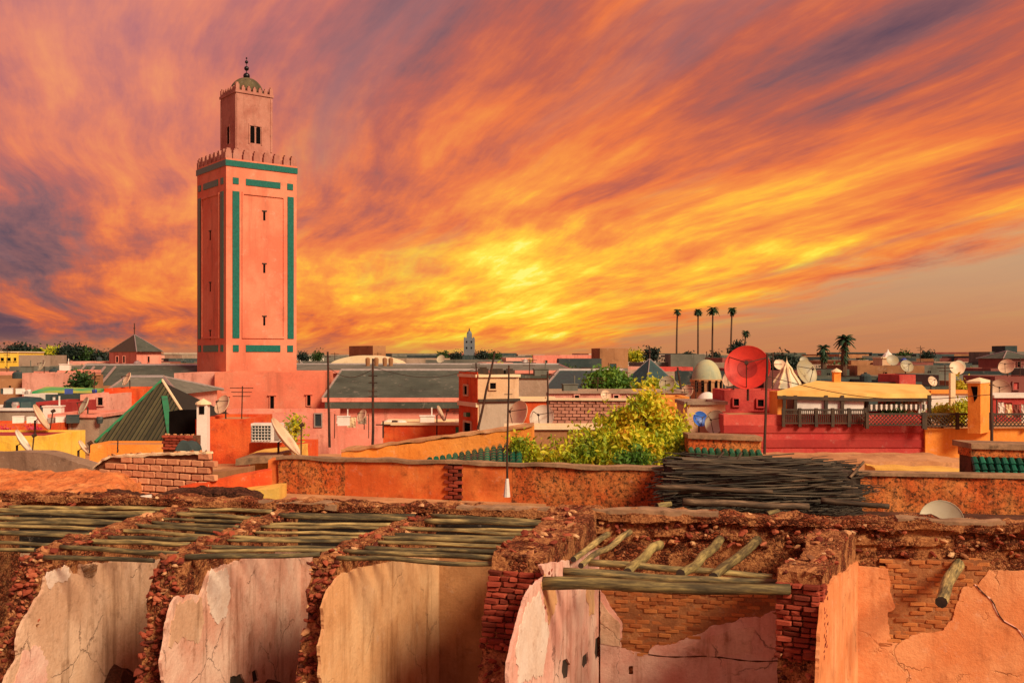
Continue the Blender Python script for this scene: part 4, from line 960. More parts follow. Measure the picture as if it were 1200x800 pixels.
# ================================================================ the great minaret
def minaret():
    th = math.radians(38.3)
    pF, pR, pL = 265, 347.5, 231; D = 52.0
    plan = rotplan(pF, D, pL, pR, th); z = lambda y: zof(y, D)
    c = sum(plan, Vector()) / 4
    o = empty('minaret', (c.x, c.y, 0), 'tall square salmon minaret with teal bands, merlons and a domed lantern, rising over the roofs', 'minaret')
    ztop = z(194)
    m = MB(); m.prism(plan, z(440), ztop); m.build('shaft', M['minaret'], o)
    PR = Plane(plan[0], plan[1]); PL = Plane(plan[3], plan[0])
    # PR runs from the near corner to the right, PL from the left corner to the near one
    def rect(pl, a0, a1, z0, z1, mat, name, off=.02, d=.03):
        k = MB(); k.obox(pl.pt((a0 + a1) / 2 * pl.L, (z0 + z1) / 2, off), pl.t * ((a1 - a0) / 2 * pl.L), pl.n * d, (0, 0, (z1 - z0) / 2)); return k.build(name, M[mat], o)
    # teal crown band, wrapping
    b = MB()
    for i in range(4):
        A, B = plan[i], plan[(i + 1) % 4]; t = (B - A).normalized(); q = Vector((t.y, -t.x, 0))
        e = .06 if i % 2 == 0 else .0
        b.obox((A + B) / 2 + q * .03 + Vector((0, 0, (z(194) + z(187)) / 2)), t * ((B - A).length / 2 + e), q * .03, (0, 0, (z(187) - z(194)) / 2))
    b.build('teal_band', M['teal'], o)
    g = MB(); cp = [p + (p - c).normalized() * .03 for p in plan]; g.prism(cp, ztop - .001, z(185)); g.build('cornice', M['minaret'], o)
    # flat panels of tile
    for pl, mir in ((PR, False), (PL, True)):
        f = (lambda a0, a1: (a0, a1)) if not mir else (lambda a0, a1: (1 - a1, 1 - a0))
        for (y0, y1) in ((207, 214.5), (404, 412)):
            for (a0, a1) in ((.09, .17), (.27, .76), (.86, .945)):
                rect(pl, *f(a0, a1), z(y1), z(y0), 'teal', 'tile_panel')
        for (a0, a1) in ((.085, .18), (.865, .955)):
            rect(pl, *f(a0, a1), z(396), z(223), 'teal', 'tile_strip')
        # raised mouldings of the sunken middle panel
        for (a0, a1, y0, y1) in ((.215, .235, 223, 396), (.80, .82, 223, 396), (.235, .80, 223, 225.5), (.235, .80, 393.5, 396)):
            rect(pl, *f(a0, a1), z(y1), z(y0), 'minaret', 'moulding', .03, .05)
        for y in (249, 312, 375) if not mir else (272, 334, 392):
            a = .53; k = MB(); cc = pl.pt((a if not mir else .47) * pl.L, z(y), .0)
            k.obox(cc, pl.t * .075, pl.n * .012, (0, 0, .30)); w = k.build('slit_window', M['black'], o)
            k = MB(); k.obox(cc + Vector((0, 0, .33)), pl.t * .17, pl.n * .05, (0, 0, .035)); k.build('lintel', M['dkwood'], w)
    # merlons
    for i in range(4):
        A, B = plan[i], plan[(i + 1) % 4]; t = (B - A).normalized(); q = Vector((-t.y, t.x, 0)); L = (B - A).length; n = 7
        for k in range(n + (i % 2 == 0)):
            a = (k + .0) / n * L if k < n else L - .001
            a = min(max(a, .2), L - .2) + (R.uniform(-.01, .01)); p = A + t * a + q * (.16 + .0); mm = MB(); z0 = z(185)
            if i % 2 and (k == 0): continue
            mm.obox(p + Vector((0, 0, z0 + .18)), t * .23, q * .14, (0, 0, .185)); mm.obox(p + Vector((0, 0, z0 + .47)), t * .19, q * .125, (0, 0, .105)); mm.obox(p + Vector((0, 0, z0 + .63)), t * .13, q * .11, (0, 0, .06))
            mm.build('merlon', M['minaret_top'], o)
    # lantern
    w = 2.62; cc = c; t = Vector((math.cos(th), math.sin(th), 0)); q = Vector((-t.y, t.x, 0))
    lp = [cc - t * w / 2 - q * w / 2, cc + t * w / 2 - q * w / 2, cc + t * w / 2 + q * w / 2, cc - t * w / 2 + q * w / 2]
    Dl = cc.y / K; zl = lambda y: zof(y, Dl)
    l = MB(); l.prism(lp, z(190), zl(113)); lo = l.build('lantern', M['minaret_top'], o)
    LR, LL = Plane(lp[0], lp[1]), Plane(lp[3], lp[0])
    for pl, cols in ((LR, (.44, .60)), (LL, (.52,))):
        for a in cols:
            k = MB(); zc, hh, hw = zl(163), .50, .15; ps = [(-hw, -hh), (hw, -hh), (hw, hh)] + [(hw * math.cos(u), hh + hw * math.sin(u)) for u in [i / 8 * math.pi for i in range(1, 8)]] + [(-hw, hh)]
            fr = [pl.pt(a * pl.L + x, zc + y, .02) for x, y in ps]; bk = [pl.pt(a * pl.L + x, zc + y, -.02) for x, y in ps]; n = len(ps)
            k.add(fr + bk, [tuple(range(n)), tuple(range(n, 2 * n))[::-1]] + [(i, n + i, n + (i + 1) % n, (i + 1) % n) for i in range(n)]); k.build('arched_opening', M['black'], lo)
        a0, a1 = min(cols) * pl.L - .28, max(cols) * pl.L + .28
        for (x0, x1, y0, y1) in ((a0, a0 + .07, 152, 173), (a1 - .07, a1, 152, 173), (a0, a1, 150, 152)):
            k = MB(); k.obox(pl.pt((x0 + x1) / 2, (zl(y0) + zl(y1)) / 2, .02), pl.t * ((x1 - x0) / 2), pl.n * .035, (0, 0, (zl(y0) - zl(y1)) / 2)); k.build('surround', M['minaret_top'], lo)
        for a in (.04, .96):
            k = MB(); k.obox(pl.pt(a * pl.L, (zl(118) + zl(180)) / 2, .012), pl.t * .06, pl.n * .03, (0, 0, (zl(118) - zl(180)) / 2)); k.build('pilaster', M['minaret_top'], lo)
    g = MB(); g.prism([p + (p - cc).normalized() * .10 for p in lp], zl(116), zl(113)); g.build('lantern_cornice', M['minaret_top'], lo)
    for i in range(4):
        A, B = lp[i], lp[(i + 1) % 4]; tt = (B - A).normalized(); qq = Vector((-tt.y, tt.x, 0)); L = w
        for k in range(7):
            if k == 0 and i % 2: continue
            p = A + tt * (.1 + (L - .2) * k / 6) + qq * .06; h = .40 if k in (0, 6) else .24; mm = MB()
            mm.obox(p + Vector((0, 0, zl(113) + h / 2)), tt * .12, qq * .09, (0, 0, h / 2)); mm.obox(p + Vector((0, 0, zl(113) + h + .06)), tt * .06, qq * .07, (0, 0, .06)); mm.build('merlon', M['minaret_top'], lo)
    d = MB(); r0 = 1.06; seg = 48; prof = [(math.cos(u) , math.sin(u)) for u in [i / 9 * math.pi / 2 for i in range(10)]]
    vs = [(cc.x + r0 * a * (1 + .045 * abs(math.sin(k / seg * math.tau * 6))) * math.cos(k / seg * math.tau), cc.y + r0 * a * (1 + .045 * abs(math.sin(k / seg * math.tau * 6))) * math.sin(k / seg * math.tau), zl(109) + 1.02 * b_) for a, b_ in [(1, -.3)] + prof for k in range(seg)]
    d.add(vs, [(i * seg + k, i * seg + (k + 1) % seg, (i + 1) * seg + (k + 1) % seg, (i + 1) * seg + k) for i in range(10) for k in range(seg)])
    shade_auto(d.build('dome', plaster('dome_tile', (.075, .065, .04), (.14, .11, .06), (.03, .025, .015), .6, 2), lo))
    f = MB(); zt = zl(97)
    f.tube([(cc.x, cc.y, zt - .1), (cc.x, cc.y, zl(67))], [.035, .012], 6)
    for y, r in ((89.5, .23), (80.5, .165), (73, .115), (68.5, .06)):
        f.lathe((cc.x, cc.y, zl(y)), [(r * math.sin(u) + .001, -r * math.cos(u)) for u in [i / 8 * math.pi for i in range(9)]], 12)
    f.build('finial', plain('dark_copper', (.03, .03, .035), .35, .8), lo, True)
    # the prayer hall block at its foot
    pl2 = frontplan(251.5, 381, 47.5, 6, .01)
    house('side_block', 'paler pink block left of the minaret foot behind the ribbed roof', 'building', frontplan(204, 251, 47.9, 6), zof(437, 47.9), 'pink2', parapet=.3, wins=[(232, 466, 2, 2)])
    house('mosque_block', 'plain salmon block at the foot of the minaret with two dark slit windows', 'building', pl2, zof(436, 47.5), 'minaret', wins=[(319, 472, 4.5, 16), (362, 469, 4, 12), (268, 466, 2, 2)], parapet=.3, lintel=True)
    house('annex', 'lower pink annex in front of the minaret block with a small shuttered window', 'building', frontplan(252, 384, 42.5, 4), zof(483, 42.5), 'pink', wins=[(373, 492, 7, 14)], parapet=.25, wtype='glass', frame='metal')
minaret()
# ================================================================ the long roofed mosque halls
def hiproof(name, label, x0, x1, ye, xr0, xr1, yr, D, depth, wall, roofm, y_wall=None, ridge='metal', group=None, ridgeD=None, band=None, cat='building'):
    """long hall: eave line at ye (front, D), ridge at yr lying depth/2 behind"""
    A, B = XY(x0, D), XY(x1, D); ze = zof(ye, D); Dr = D + depth / 2 / K; ra, rb = XY(xr0, Dr), XY(xr1, Dr); zr = zof(yr, Dr)
    o = empty(name, ((A.x + B.x) / 2, A.y, 0), label, cat, group)
    C_, D_ = B + Vector((0, depth, 0)), A + Vector((0, depth, 0))
    w = MB(); w.prism([A, B, C_, D_], 0, ze - .002); w.build('wall', M[wall], o)
    r = MB(); ov = .25; e = [(A.x - ov, A.y - ov, ze), (B.x + ov, B.y - ov, ze), (C_.x + ov, C_.y + ov, ze), (D_.x - ov, D_.y + ov, ze), (ra.x, ra.y, zr), (rb.x, rb.y, zr)]
    r.add(e, [(0, 1, 5, 4), (1, 2, 5), (2, 3, 4, 5), (3, 0, 4), (3, 2, 1, 0)]); r.build('roof', M[roofm], o)
    k = MB(); k.tube([e[4], e[5]], .13, 6); 
    for a, b in ((4, 0), (4, 3), (5, 1), (5, 2)): k.tube([e[a], e[b]], .09, 5)
    k.build('ridge', M[ridge], o)
    q = MB(); q.box(A.x - ov - .02, B.x + ov + .02, A.y - ov - .12, A.y - ov + .04, ze - .22, ze + .02); q.build('gutter', M[band or wall], o)
    return o, A, B, ze
o, A, B, ze = hiproof('prayer_hall', 'long pink hall with dark grey-green hipped roof right of the minaret', 384, 575, 466, 400, 560, 434, 46, 12, 'pink', 'slate')
m = MB(); m.box(A.x - .1, B.x + .1, A.y - .35, A.y - .05, zof(478, 46), zof(471, 46)); m.build('tiled_string_course', M['slate'], o)
o2, *_ = hiproof('prayer_hall', 'farther grey roofed hall whose ridge runs behind the minaret to the right', 336, 668, 434, 345, 655, 427, 62, 14, 'pink', 'slate2')
for x in range(452, 520, 9):
    pass
hiproof('prayer_hall', 'dark roofed hall to the right of the beige rooftop house', 640, 735, 458, 655, 730, 434, 44, 10, 'pink', 'teal_roof')
# striped dark roofs left of the minaret
o3, *_ = hiproof('prayer_hall', 'dark striped hall roof left of the minaret below the little pyramid roof', 88, 238, 452, 100, 232, 428, 52, 14, 'brown', 'slate')
for i, (xa, xb) in enumerate(((96, 105), (108, 118), (119, 130))):
    k = MB(); k.tube([P(xa, 449, 52.2), P(xb + 5, 430, 56.5)], .09, 5); k.build('roof_rib', M['metal'], o3)
hiproof('hall', 'grey hip roof behind the ribbed green pyramid roof', 128, 205, 462, 148, 192, 442, 38, 7, 'pink2', 'slate2')
# far pink pavilion with pyramid roof at the left
def pyramid(name, label, x0, x1, ye, xa, ya, D, depth, wall, roofm, wins=(), th=None, pL=None, finial=True, over=.25, sideroof=None, cat='pavilion'):
    plan = rotplan(pL, D, x0, x1, th) if th else frontplan(x0, x1, D, depth)
    c = sum(plan, Vector()) / 4; b = house(name, label, cat, plan, zof(ye, D), wall, parapet=.02, wins=wins); o = b['o']
    ap = Vector((c.x, c.y, zof(ya, c.y / K))); r = MB(); z = zof(ye, D) + .004
    e = [p + (p - c).normalized() * over for p in plan]; e = [Vector((p.x, p.y, z)) for p in e]
    r.add(e + [ap], [(0, 1, 4), (2, 3, 4), (3, 2, 1, 0)]); r.add(e + [ap], [(1, 2, 4), (3, 0, 4)], 1)
    r.build('pyramid_roof', [M[roofm], M[sideroof or roofm]], o)
    k = MB(); [k.tube([q, ap], .035 * D / 50, 5) for q in e]; k.build('hip_ridge', M['metal'], o)
    if finial: f = MB(); f.tube([ap, ap + Vector((0, 0, .9 * D / 60))], .05, 5); f.lathe(ap + Vector((0, 0, .5 * D / 60)), [(.001, -.1), (.12, 0), (.001, .1)], 8); f.build('finial', M['iron'], o)
    return o, e, ap
pyramid('pavilion', 'small pink square building with dark pyramid roof on the skyline at the left', 128, 189, 412, 158, 392, 75, 5, 'pink', 'slate', wins=[(137, 421, 2.4, 7), (145, 421, 2.2, 8), (174, 421, 2.2, 7)], th=math.radians(35), pL=160, sideroof='old_tile', over=.4)
pyramid('pavilion', 'dark teal pyramid roof with a finial on the skyline in the middle', 726, 797, 458, 757, 420, 48, 6, 'pink', 'teal_roof', th=math.radians(35), pL=758, over=.3)
# the ribbed green pyramid roof in the left middle distance
def ribbed():
    D = 27.0; a, b = P(112, 519, D), P(236, 519, D); ap = P(190, 447, D + 3.0); o = empty('pyramid_roof', ((a.x + b.x) / 2, ap.y, 0), 'ribbed brown-green tiled pyramid roof with green ridges left of the minaret', 'tiled roof')
    d = 2 * (ap.y - a.y); c = b + Vector((0, d, 0)); e = a + Vector((0, d, 0)); r = MB(); low = Vector((0, 0, -.0))
    r.add([a, b, c, e, ap], [(0, 1, 4), (1, 2, 4), (2, 3, 4), (3, 0, 4), (3, 2, 1, 0)]); r.build('roof_deck', M['rib_deck'], o)
    w = MB(); w.box(a.x + .3, b.x - .3, a.y + .3, c.y - .3, 0, a.z - .02); w.build('wall', M['orange'], o)
    n = 24; nrm = (b - a).cross(ap - a).normalized(); nrm = nrm if nrm.y < 0 else -nrm
    for i in range(1, n):
        u = i / n; p = a + (b - a) * u; ua = (ap.x - a.x) / (b.x - a.x)
        h = u / ua if u < ua else (1 - u) / (1 - ua); q = Vector((p.x, a.y + (ap.y - a.y) * h, a.z + (ap.z - a.z) * h))
        k = MB(); k.tube([p + nrm * .03 + Vector((0, -.05, -.03)), q + nrm * .03], .053, 6); k.build('tile_rib', M['old_tile'], o)
    # left slope, seen very obliquely
    nl = (a - e).cross(ap - e).normalized(); nl = nl if nl.x < 0 else -nl
    for i in range(1, 14):
        u = i / 14; p = a + (e - a) * u; h = 1 - abs(2 * u - 1); q = Vector((a.x + (ap.x - a.x) * h, p.y, a.z + (ap.z - a.z) * h)); k = MB(); k.tube([p + nl * .03, q + nl * .03], .053, 6); k.build('tile_rib', M['old_tile'], o)
    for s, t, mt in ((a, ap, 'green_edge'), (b, ap, 'cream'), (e, ap, 'green_edge')):
        k = MB(); k.tube([s + nrm * .05, t + Vector((0, 0, .06))], .055, 7); k.build('ridge', M[mt], o)
    k = MB(); pa = a + (b - a) * .72; k.obox(pa + (ap - pa) * .38 + nrm * .09, (ap - pa) * .32, (.11, 0, 0), nrm * .03); k.build('ridge', M['green_edge'], o)
    g = MB(); g.box(a.x - .1, b.x + .1, a.y - .14, a.y + .1, a.z - .2, a.z - .03); g.build('eave', M['orange'], o)
ribbed()
bb = house('hut', 'black-fronted hut box beside the ribbed pyramid roof', 'hut', frontplan(198, 229, 25.3, 1.2), zof(482, 25.3), 'black', wins=[], parapet=.05)
# ================================================================ nearer roofs, left
house('building', 'long vermilion roof wall with a stepped right end below the minaret', 'wall', frontplan(229, 293, 25.0, 3.0), zof(491, 25.0), 'vermilion', parapet=.1, roof='dust')
house('building', 'lower vermilion parapet running behind the leaning beige dish', 'wall', frontplan(292, 362, 24.0, 1.5), zof(519, 24.0), 'vermilion', parapet=.05, roof='dust')
# little lantern chimney with cap
def chimney(px, y0, y1, D, w, label, mat='orange', hole=True, cap='cream'):
    c = XY(px, D); r = w / 2 / F0 * D; o = empty('chimney', (c.x, c.y, zof(y1, D)), label, 'chimney')
    m = MB(); m.box(c.x - r, c.x + r, c.y, c.y + 2 * r, zof(y1, D) - 1, zof(y0 + 6, D)); m.build('shaft', M[mat], o)
    if hole: k = MB(); k.box(c.x - r * .5, c.x + r * .5, c.y - .02, c.y + .02, zof(y0 + 17, D), zof(y0 + 8, D)); k.build('vent', M['black'], o)
    k = MB(); q = Vector((c.x, c.y + r, zof(y0 + 6, D) + .002)); k.lathe(q, [(r * 1.6, 0), (r * 1.5, r * .35), (r * .7, r * .8), (r * .25, r * 1.05), (.001, r * 1.2)], 12); k.add([q + Vector((r * 1.6 * math.cos(i / 12 * math.tau), r * 1.6 * math.sin(i / 12 * math.tau), 0)) for i in range(12)], [tuple(range(12))[::-1]]); k.build('cap', M[cap], o)
    return o
chimney(236.5, 468, 492, 24.6, 12, 'little white-capped chimney at the corner of the vermilion wall', 'white')
# split air conditioner
def aircon():
    D = 23.6; a, b = P(294, 518, D), P(329, 518, D); h = zof(496, D) - a.z; o = empty('air_conditioner', ((a.x + b.x) / 2, a.y, a.z), 'white air conditioner with a dark barred grille on the vermilion roof', 'air conditioner')
    m = MB(); m.box(a.x, b.x, a.y, a.y + .45, a.z, a.z + h); m.build('case', M['white_paint'], o)
    w = b.x - a.x; x0, x1 = a.x + w * .05, a.x + w * .68; z0, z1 = a.z + h * .12, a.z + h * .90
    k = MB(); k.box(x0, x1, a.y - .012, a.y + .012, z0, z1); k.build('fan_recess', M['darkteal'], o)
    for i in range(7): k = MB(); x = x0 + (x1 - x0) * i / 6; k.box(x - .008, x + .008, a.y - .045, a.y - .02, z0, z1); k.build('grille_bar', M['white_paint'], o)
    for i in range(6): k = MB(); z = z0 + (z1 - z0) * i / 5; k.box(x0, x1, a.y - .06, a.y - .048, z - .008, z + .008); k.build('grille_bar', M['white_paint'], o)
    k = MB(); k.box(a.x + w * .80, b.x - .03, a.y - .02, a.y - .002, a.z + .06, a.z + h - .06); k.build('side_panel', M['metal'], o)
aircon()
# dishes seen nearly edge-on at the left
def eo_dish(x0, y0, x1, y1, D, label, mat='dish_beige', face=-1, mast=.6, wid=.16):
    """dish seen almost edge-on, rim running from (x0,y0) to (x1,y1)"""
    a, b = P(x0, y0, D), P(x1, y1, D); c = (a + b) / 2; r = (b - a).length / 2; t = (b - a).normalized()
    vw = (c - Vector((0, 0, ZC))).normalized(); side = t.cross(vw).normalized() * face; side = side if side.x * face > 0 else -side; d = (side * math.cos(wid) - vw * math.sin(wid)).normalized()
    o = empty('satellite_dish', (c.x, c.y, min(a.z, b.z) - mast), label, 'satellite dish'); m = MB(); dep = r * .2
    m.lathe(c, [(r * q, dep * (q * q - 1)) for q in (.02, .3, .6, .85, 1)] + [(r * 1.01, .02), (r * .99, -.03)] + [(r * q, dep * (q * q - 1) - .03) for q in (.85, .5, .02)], 28, 0, d); m.build('reflector', M[mat], o, True)
    f = MB(); fp = c + d * r * .8; f.tube([b + d * .02, fp], .02, 5); f.lathe(fp, [(.001, -.05), (.05, -.05), (.05, .07), (.001, .07)], 8, 0, d); f.build('feed_arm', M['iron'], o)
    k = MB(); e = c - d * dep * 1.1; k.tube([e, e - d * .12, Vector((e.x, e.y, min(a.z, b.z) - mast)) - d * .12], .03, 6); k.build('mast', M['iron'], o)
    return o
eo_dish(40, 474, 58, 503, 24, 'upper of the two edge-on dishes at the left, tilted up beside the red roof', face=1)
eo_dish(19, 504, 37, 530, 21.5, 'lower pale edge-on dish in front of the yellow wall at the far left', 'dish_white', face=1)
eo_dish(93, 516, 104, 531, 20.8, 'small edge-on dish right of the yellow wall', face=1)
eo_dish(319, 490, 352, 533, 20.6, 'big beige dish tipped on edge in front of the vermilion roof', face=1, wid=.16)
eo_dish(103, 440, 111, 450, 46, 'tiny far dish by the green shrub at the left', face=1); eo_dish(513, 475, 521, 493, 33, 'small tilted beige dish standing on the low orange shed', face=1)
house('building', 'bright yellow low roof wall at the left edge', 'wall', frontplan(-60, 57, 22.6, 2.5), zof(511, 22.6), 'yellow', parapet=.05, roof='red_dark')
house('building', 'red roof parapet behind the yellow wall at the far left', 'wall', frontplan(-60, 60, 26.5, 2.0), zof(497, 26.5), 'vermilion', parapet=.1)
house('building', 'small dark red house with two dark windows behind the edge-on dish', 'house', frontplan(42, 83, 32, 3), zof(471, 32), 'red_dark', wins=[(51, 480, 8, 11), (67, 479, 8, 10)], wtype='darkteal', parapet=.15)
house('building', 'grey house with wide dark doorway left of the ribbed pyramid roof', 'house', frontplan(58, 116, 27.5, 3), zof(489, 27.5), 'taupe', wins=[(72, 502, 18, 24)], parapet=.15, cap='pink')
house('building', 'pink and grey patched house block left of the ribbed pyramid roof', 'house', frontplan(94, 128, 34, 3), zof(462, 34), 'pink2', wins=[(118, 470, 6, 9)], parapet=.15, roof='pink')
house('building', 'orange rooftop block between patched house and ribbed roof', 'house', frontplan(122, 168, 36, 3), zof(455, 36), 'vermilion', parapet=.1)
house('building', 'low grey-brown house at the left edge under white sheets', 'house', frontplan(-60, 45, 33, 3), zof(481, 33), 'taupe', parapet=.12, cap='white')
house('building', 'long pink house at the left edge on the second roof line', 'house', frontplan(-60, 24, 50, 4), zof(436, 50), 'pink', parapet=.2)
house('building', 'pink house with stepped roof right beside the long pink house at left', 'house', frontplan(26, 62, 46, 4), zof(437, 46), 'pink2', parapet=.2)
house('building', 'small pink house with a raised corner left of the green shrub', 'house', frontplan(58, 88, 49, 4), zof(434, 49), 'pink', parapet=.2, wins=[(75, 445, 3, 4)])
house('building', 'plain grey block house on the left skyline beside yellow house', 'house', frontplan(22, 52, 62, 4), zof(416, 62), 'taupe', parapet=.15)
house('building', 'far yellow house with small dark windows at the left edge', 'house', frontplan(-50, 21, 70, 5), zof(413, 70), 'yellow', parapet=.15, wins=[(3, 421, 4, 4), (11, 421, 4, 4), (18, 421, 3, 4)], cap='cream')
house('building', 'white boxes house below pink houses at left', 'house', frontplan(28, 46, 38, 2), zof(462, 38), 'white', parapet=.1)
house('building', 'dark shop front row between white box and patched house', 'house', frontplan(44, 92, 38.5, 2), zof(462, 38.5), 'darkteal', parapet=.1, wins=[(64, 468, 4, 8)], wtype='white')
house('building', 'low orange ledge building under the eave of the ribbed roof', 'wall', frontplan(105, 200, 24.4, 1.5), zof(521, 24.4), 'orange', parapet=.05)
m = MB(); a = P(80, 459, 41); m.obox(a, (1.5, 0, -.05), (0, .8, .1), (.02, 0, .10)); tag(m.build('tarpaulin', M['tarp']), 'yellow and green tarpaulin spread over a stall roof at left', 'tarpaulin')
m = MB(); a = P(30, 470, 35); m.lathe(a, [(.9, -.3), (.85, .0), (.6, .16), (.001, .22)], 14); tag(m.build('canopy', M['teal_roof']), 'rounded dark teal canopy on the low roofs at left', 'canopy')
# dark tarpaulin lump beside the hut
m = rough_block(12, 8, 6, lambda u, v, w: (lambda p: p + nv(p, 2) * .12)(P(206, 541, 23) + Vector((u * .55, v * .6, (w * .6) * (.6 + .4 * math.sin(u * 3.1))))))
tag(m.build('covered_bundle', M['darkteal'], smooth=True), 'bundle under a dark tarpaulin right of the salmon block wall', 'bundle')
BR2 = Plane(XY(190, 23.6), XY(230, 23.4)); b2 = empty('low_brick_wall', BR2.pt(BR2.L / 2, 0), 'short low brick wall in front of the black hut', 'wall')
rough_block(10, 2, 3, lambda u, v, w: BR2.pt(u * BR2.L, ZC - 3.5 + (zof(510, 23.5) - ZC + 3.5) * w, -.05 - .2 * v)).build('mortar', M['mortar'], b2)
z = ZC - 2.7; r_ = 0
while z < zof(511, 23.5):
    for i in range(4): place('brick', R.choice(REDBR), BR2.pt(.12 + i * .25 + (.1 if r_ % 2 else 0), z, -.02), b2, (0, 0, 0), (.235, .12, .07))
    z += .085; r_ += 1
for i in range(14): stone(b2, BR2.pt(R.uniform(0, BR2.L), zof(509.5, 23.5), -.1), .08, 1.0)
# plants on the roofs at left
tree('shrub', 'dark green bush on the roofs left of the patched house', 'bush', 96, 436, 460, 44, 26, 'green_leaf', 1100, .16, seed=1)
tree('shrub', 'thin yellow-green shrub rising behind the big beige dish', 'shrub', 346, 474, 520, 22.5, 18, 'lime_leaf', 330, .07, seed=2, lumps=5)
tree('flowering_plant', 'pink flowering plant in front of the red parapet', 'plant', 40, 500, 513, 25.6, 24, 'flower', 260, .07, seed=3)
tree('flowering_plant', 'small pink flowering plant at the left edge', 'plant', 4, 503, 513, 25.6, 10, 'flower', 90, .08, seed=4)
# ================================================================ middle: yellow wall, green tile slope, big tree
YW = Plane(XY(400, 22.5), XY(624, 22.0))
yo = empty('roof_wall', YW.pt(YW.L / 2, 0, -.3), 'long slanting orange-yellow roof wall rising to the right behind the green tiles', 'wall')
def yz(s): return zof(530, 22.5) + (zof(500, 22) - zof(530, 22.5)) * (s / YW.L)
rough_block(50, 3, 8, lambda u, v, w: (lambda p: p + nv(p, 1.5) * .03)(YW.pt(u * YW.L, ZC - 4 + (yz(u * YW.L) - ZC + 4) * w, -.55 * v))).build('wall', M['orange'], yo)
rough_block(60, 3, 2, lambda u, v, w: (lambda p: p + nv(p, 3) * .05)(YW.pt(u * YW.L, yz(u * YW.L) + .01 + .07 * w, .04 - .62 * v))).build('coping', M['dust'], yo)
house('roof_block', 'brown weathered roof wall between the slanting wall and the big tree', 'wall', frontplan(594, 765, 23.6, 1.2), zof(503, 23.6), 'brown', parapet=.05, cap='cream')
def tileslope(name, label, x0, x1, yb, yt_l, yt_r, D, depth, n, mat, skew=0.35):
    a, b = P(x0, yb, D), P(x1, yb, D); o = empty(name, ((a.x + b.x) / 2, a.y, a.z - .5), label, 'tiled roof')
    d = MB(); c = P(x1, yt_r, D + depth); e = P(x0, yt_l, D + depth); d.add([a, b, c, e, a - Vector((0, 0, .3)), b - Vector((0, 0, .3)), c - Vector((0, 0, .8)), e - Vector((0, 0, .8))], [(0, 1, 2, 3), (4, 7, 6, 5), (0, 4, 5, 1), (1, 5, 6, 2), (2, 6, 7, 3), (3, 7, 4, 0)]); d.build('deck', M['dkwood'], o)
    for i in range(n):
        u = (i + .5) / n; p = a + (b - a) * u; q = e + (c - e) * u
        q = p + (q - p) + (b - a) * skew * 0
        k = MB(); pp = p + Vector((0, -.06, .05)); qq = q + Vector((0, 0, .05)); L = (qq - pp).length; ns = max(2, int(L / .35))
        for j in range(ns): s0_, s1_ = pp + (qq - pp) * (j / ns), pp + (qq - pp) * ((j + 1) / ns + .03); k.tube([s0_ + Vector((0, 0, .012)), s1_], [.078, .062], 7)
        k.build('tile_row', M[mat], o)
    return o
tileslope('green_tile_roof', 'green glazed tile slope in the middle below the slanting wall', 500, 612, 545, 541, 520, 20.0, 1.6, 15, 'green_tile')
def bush(name, label, cat, D, blobs, mat, n, size, seed, stem):
    c = XY(stem, D); o = empty(name, (c.x, c.y, ZC - 3.35), label, cat); q = D / F0
    bl = [(P(x, y, D + dd), (rx * q, rx * q * .9, ry * q)) for x, y, rx, ry, dd in blobs]
    foliage('crown', mat, o, bl, n, size, seed)
    m = MB(); r = random.Random(seed); f = Vector((c.x, c.y, ZC - 3.35))
    for cc, rad in bl: m.tube([f, (f + cc) / 2 + Vector((r.uniform(-.1, .1), 0, .1)), cc, cc + Vector((r.uniform(-.3, .3), 0, rad[2] * .8))], [.07, .045, .03, .012], 6)
    m.build('trunk', M['dkwood'], o); return o
bush('tree', 'big yellow and orange leaved tree in the middle of the roofs', 'tree', 20.8, [(758, 478, 20, 17, 0), (738, 498, 24, 20, .3), (778, 500, 24, 18, .2), (742, 525, 30, 20, -.3), (782, 524, 24, 18, -.2), (722, 514, 18, 16, .2), (765, 462, 10, 9, .2), (800, 516, 16, 13, 0), (715, 493, 12, 10, .3)], 'gold_leaf', 8200, .105, 5, 752)
bush('shrub', 'yellow-green leafy branches spreading left of the big tree', 'shrub', 20.6, [(695, 528, 22, 16, 0), (672, 536, 22, 12, -.1), (700, 510, 12, 9, .2), (648, 540, 16, 9, -.1), (680, 514, 13, 9, .3), (712, 540, 18, 10, -.3), (655, 524, 10, 7, .2)], 'lime_leaf', 3000, .10, 6, 690)
bush('shrub', 'small yellow-green shrub beside the aerial mast, left of the big tree', 'shrub', 20.9, [(612, 526, 12, 12, 0), (624, 534, 13, 9, 0), (604, 516, 6, 6, .1), (634, 542, 10, 6, 0)], 'lime_leaf', 1100, .09, 7, 612)
bush('shrub', 'dark green shrub in the lower middle of the big tree', 'shrub', 19.7, [(738, 541, 14, 10, 0), (748, 534, 9, 8, 0)], 'mid_leaf', 700, .09, 8, 738)
bush('shrub', 'lime green branches hanging at the right foot of the big tree', 'shrub', 20.2, [(798, 528, 16, 12, 0), (812, 534, 12, 9, 0), (784, 540, 16, 9, -.2)], 'lime_leaf', 1300, .10, 9, 800)
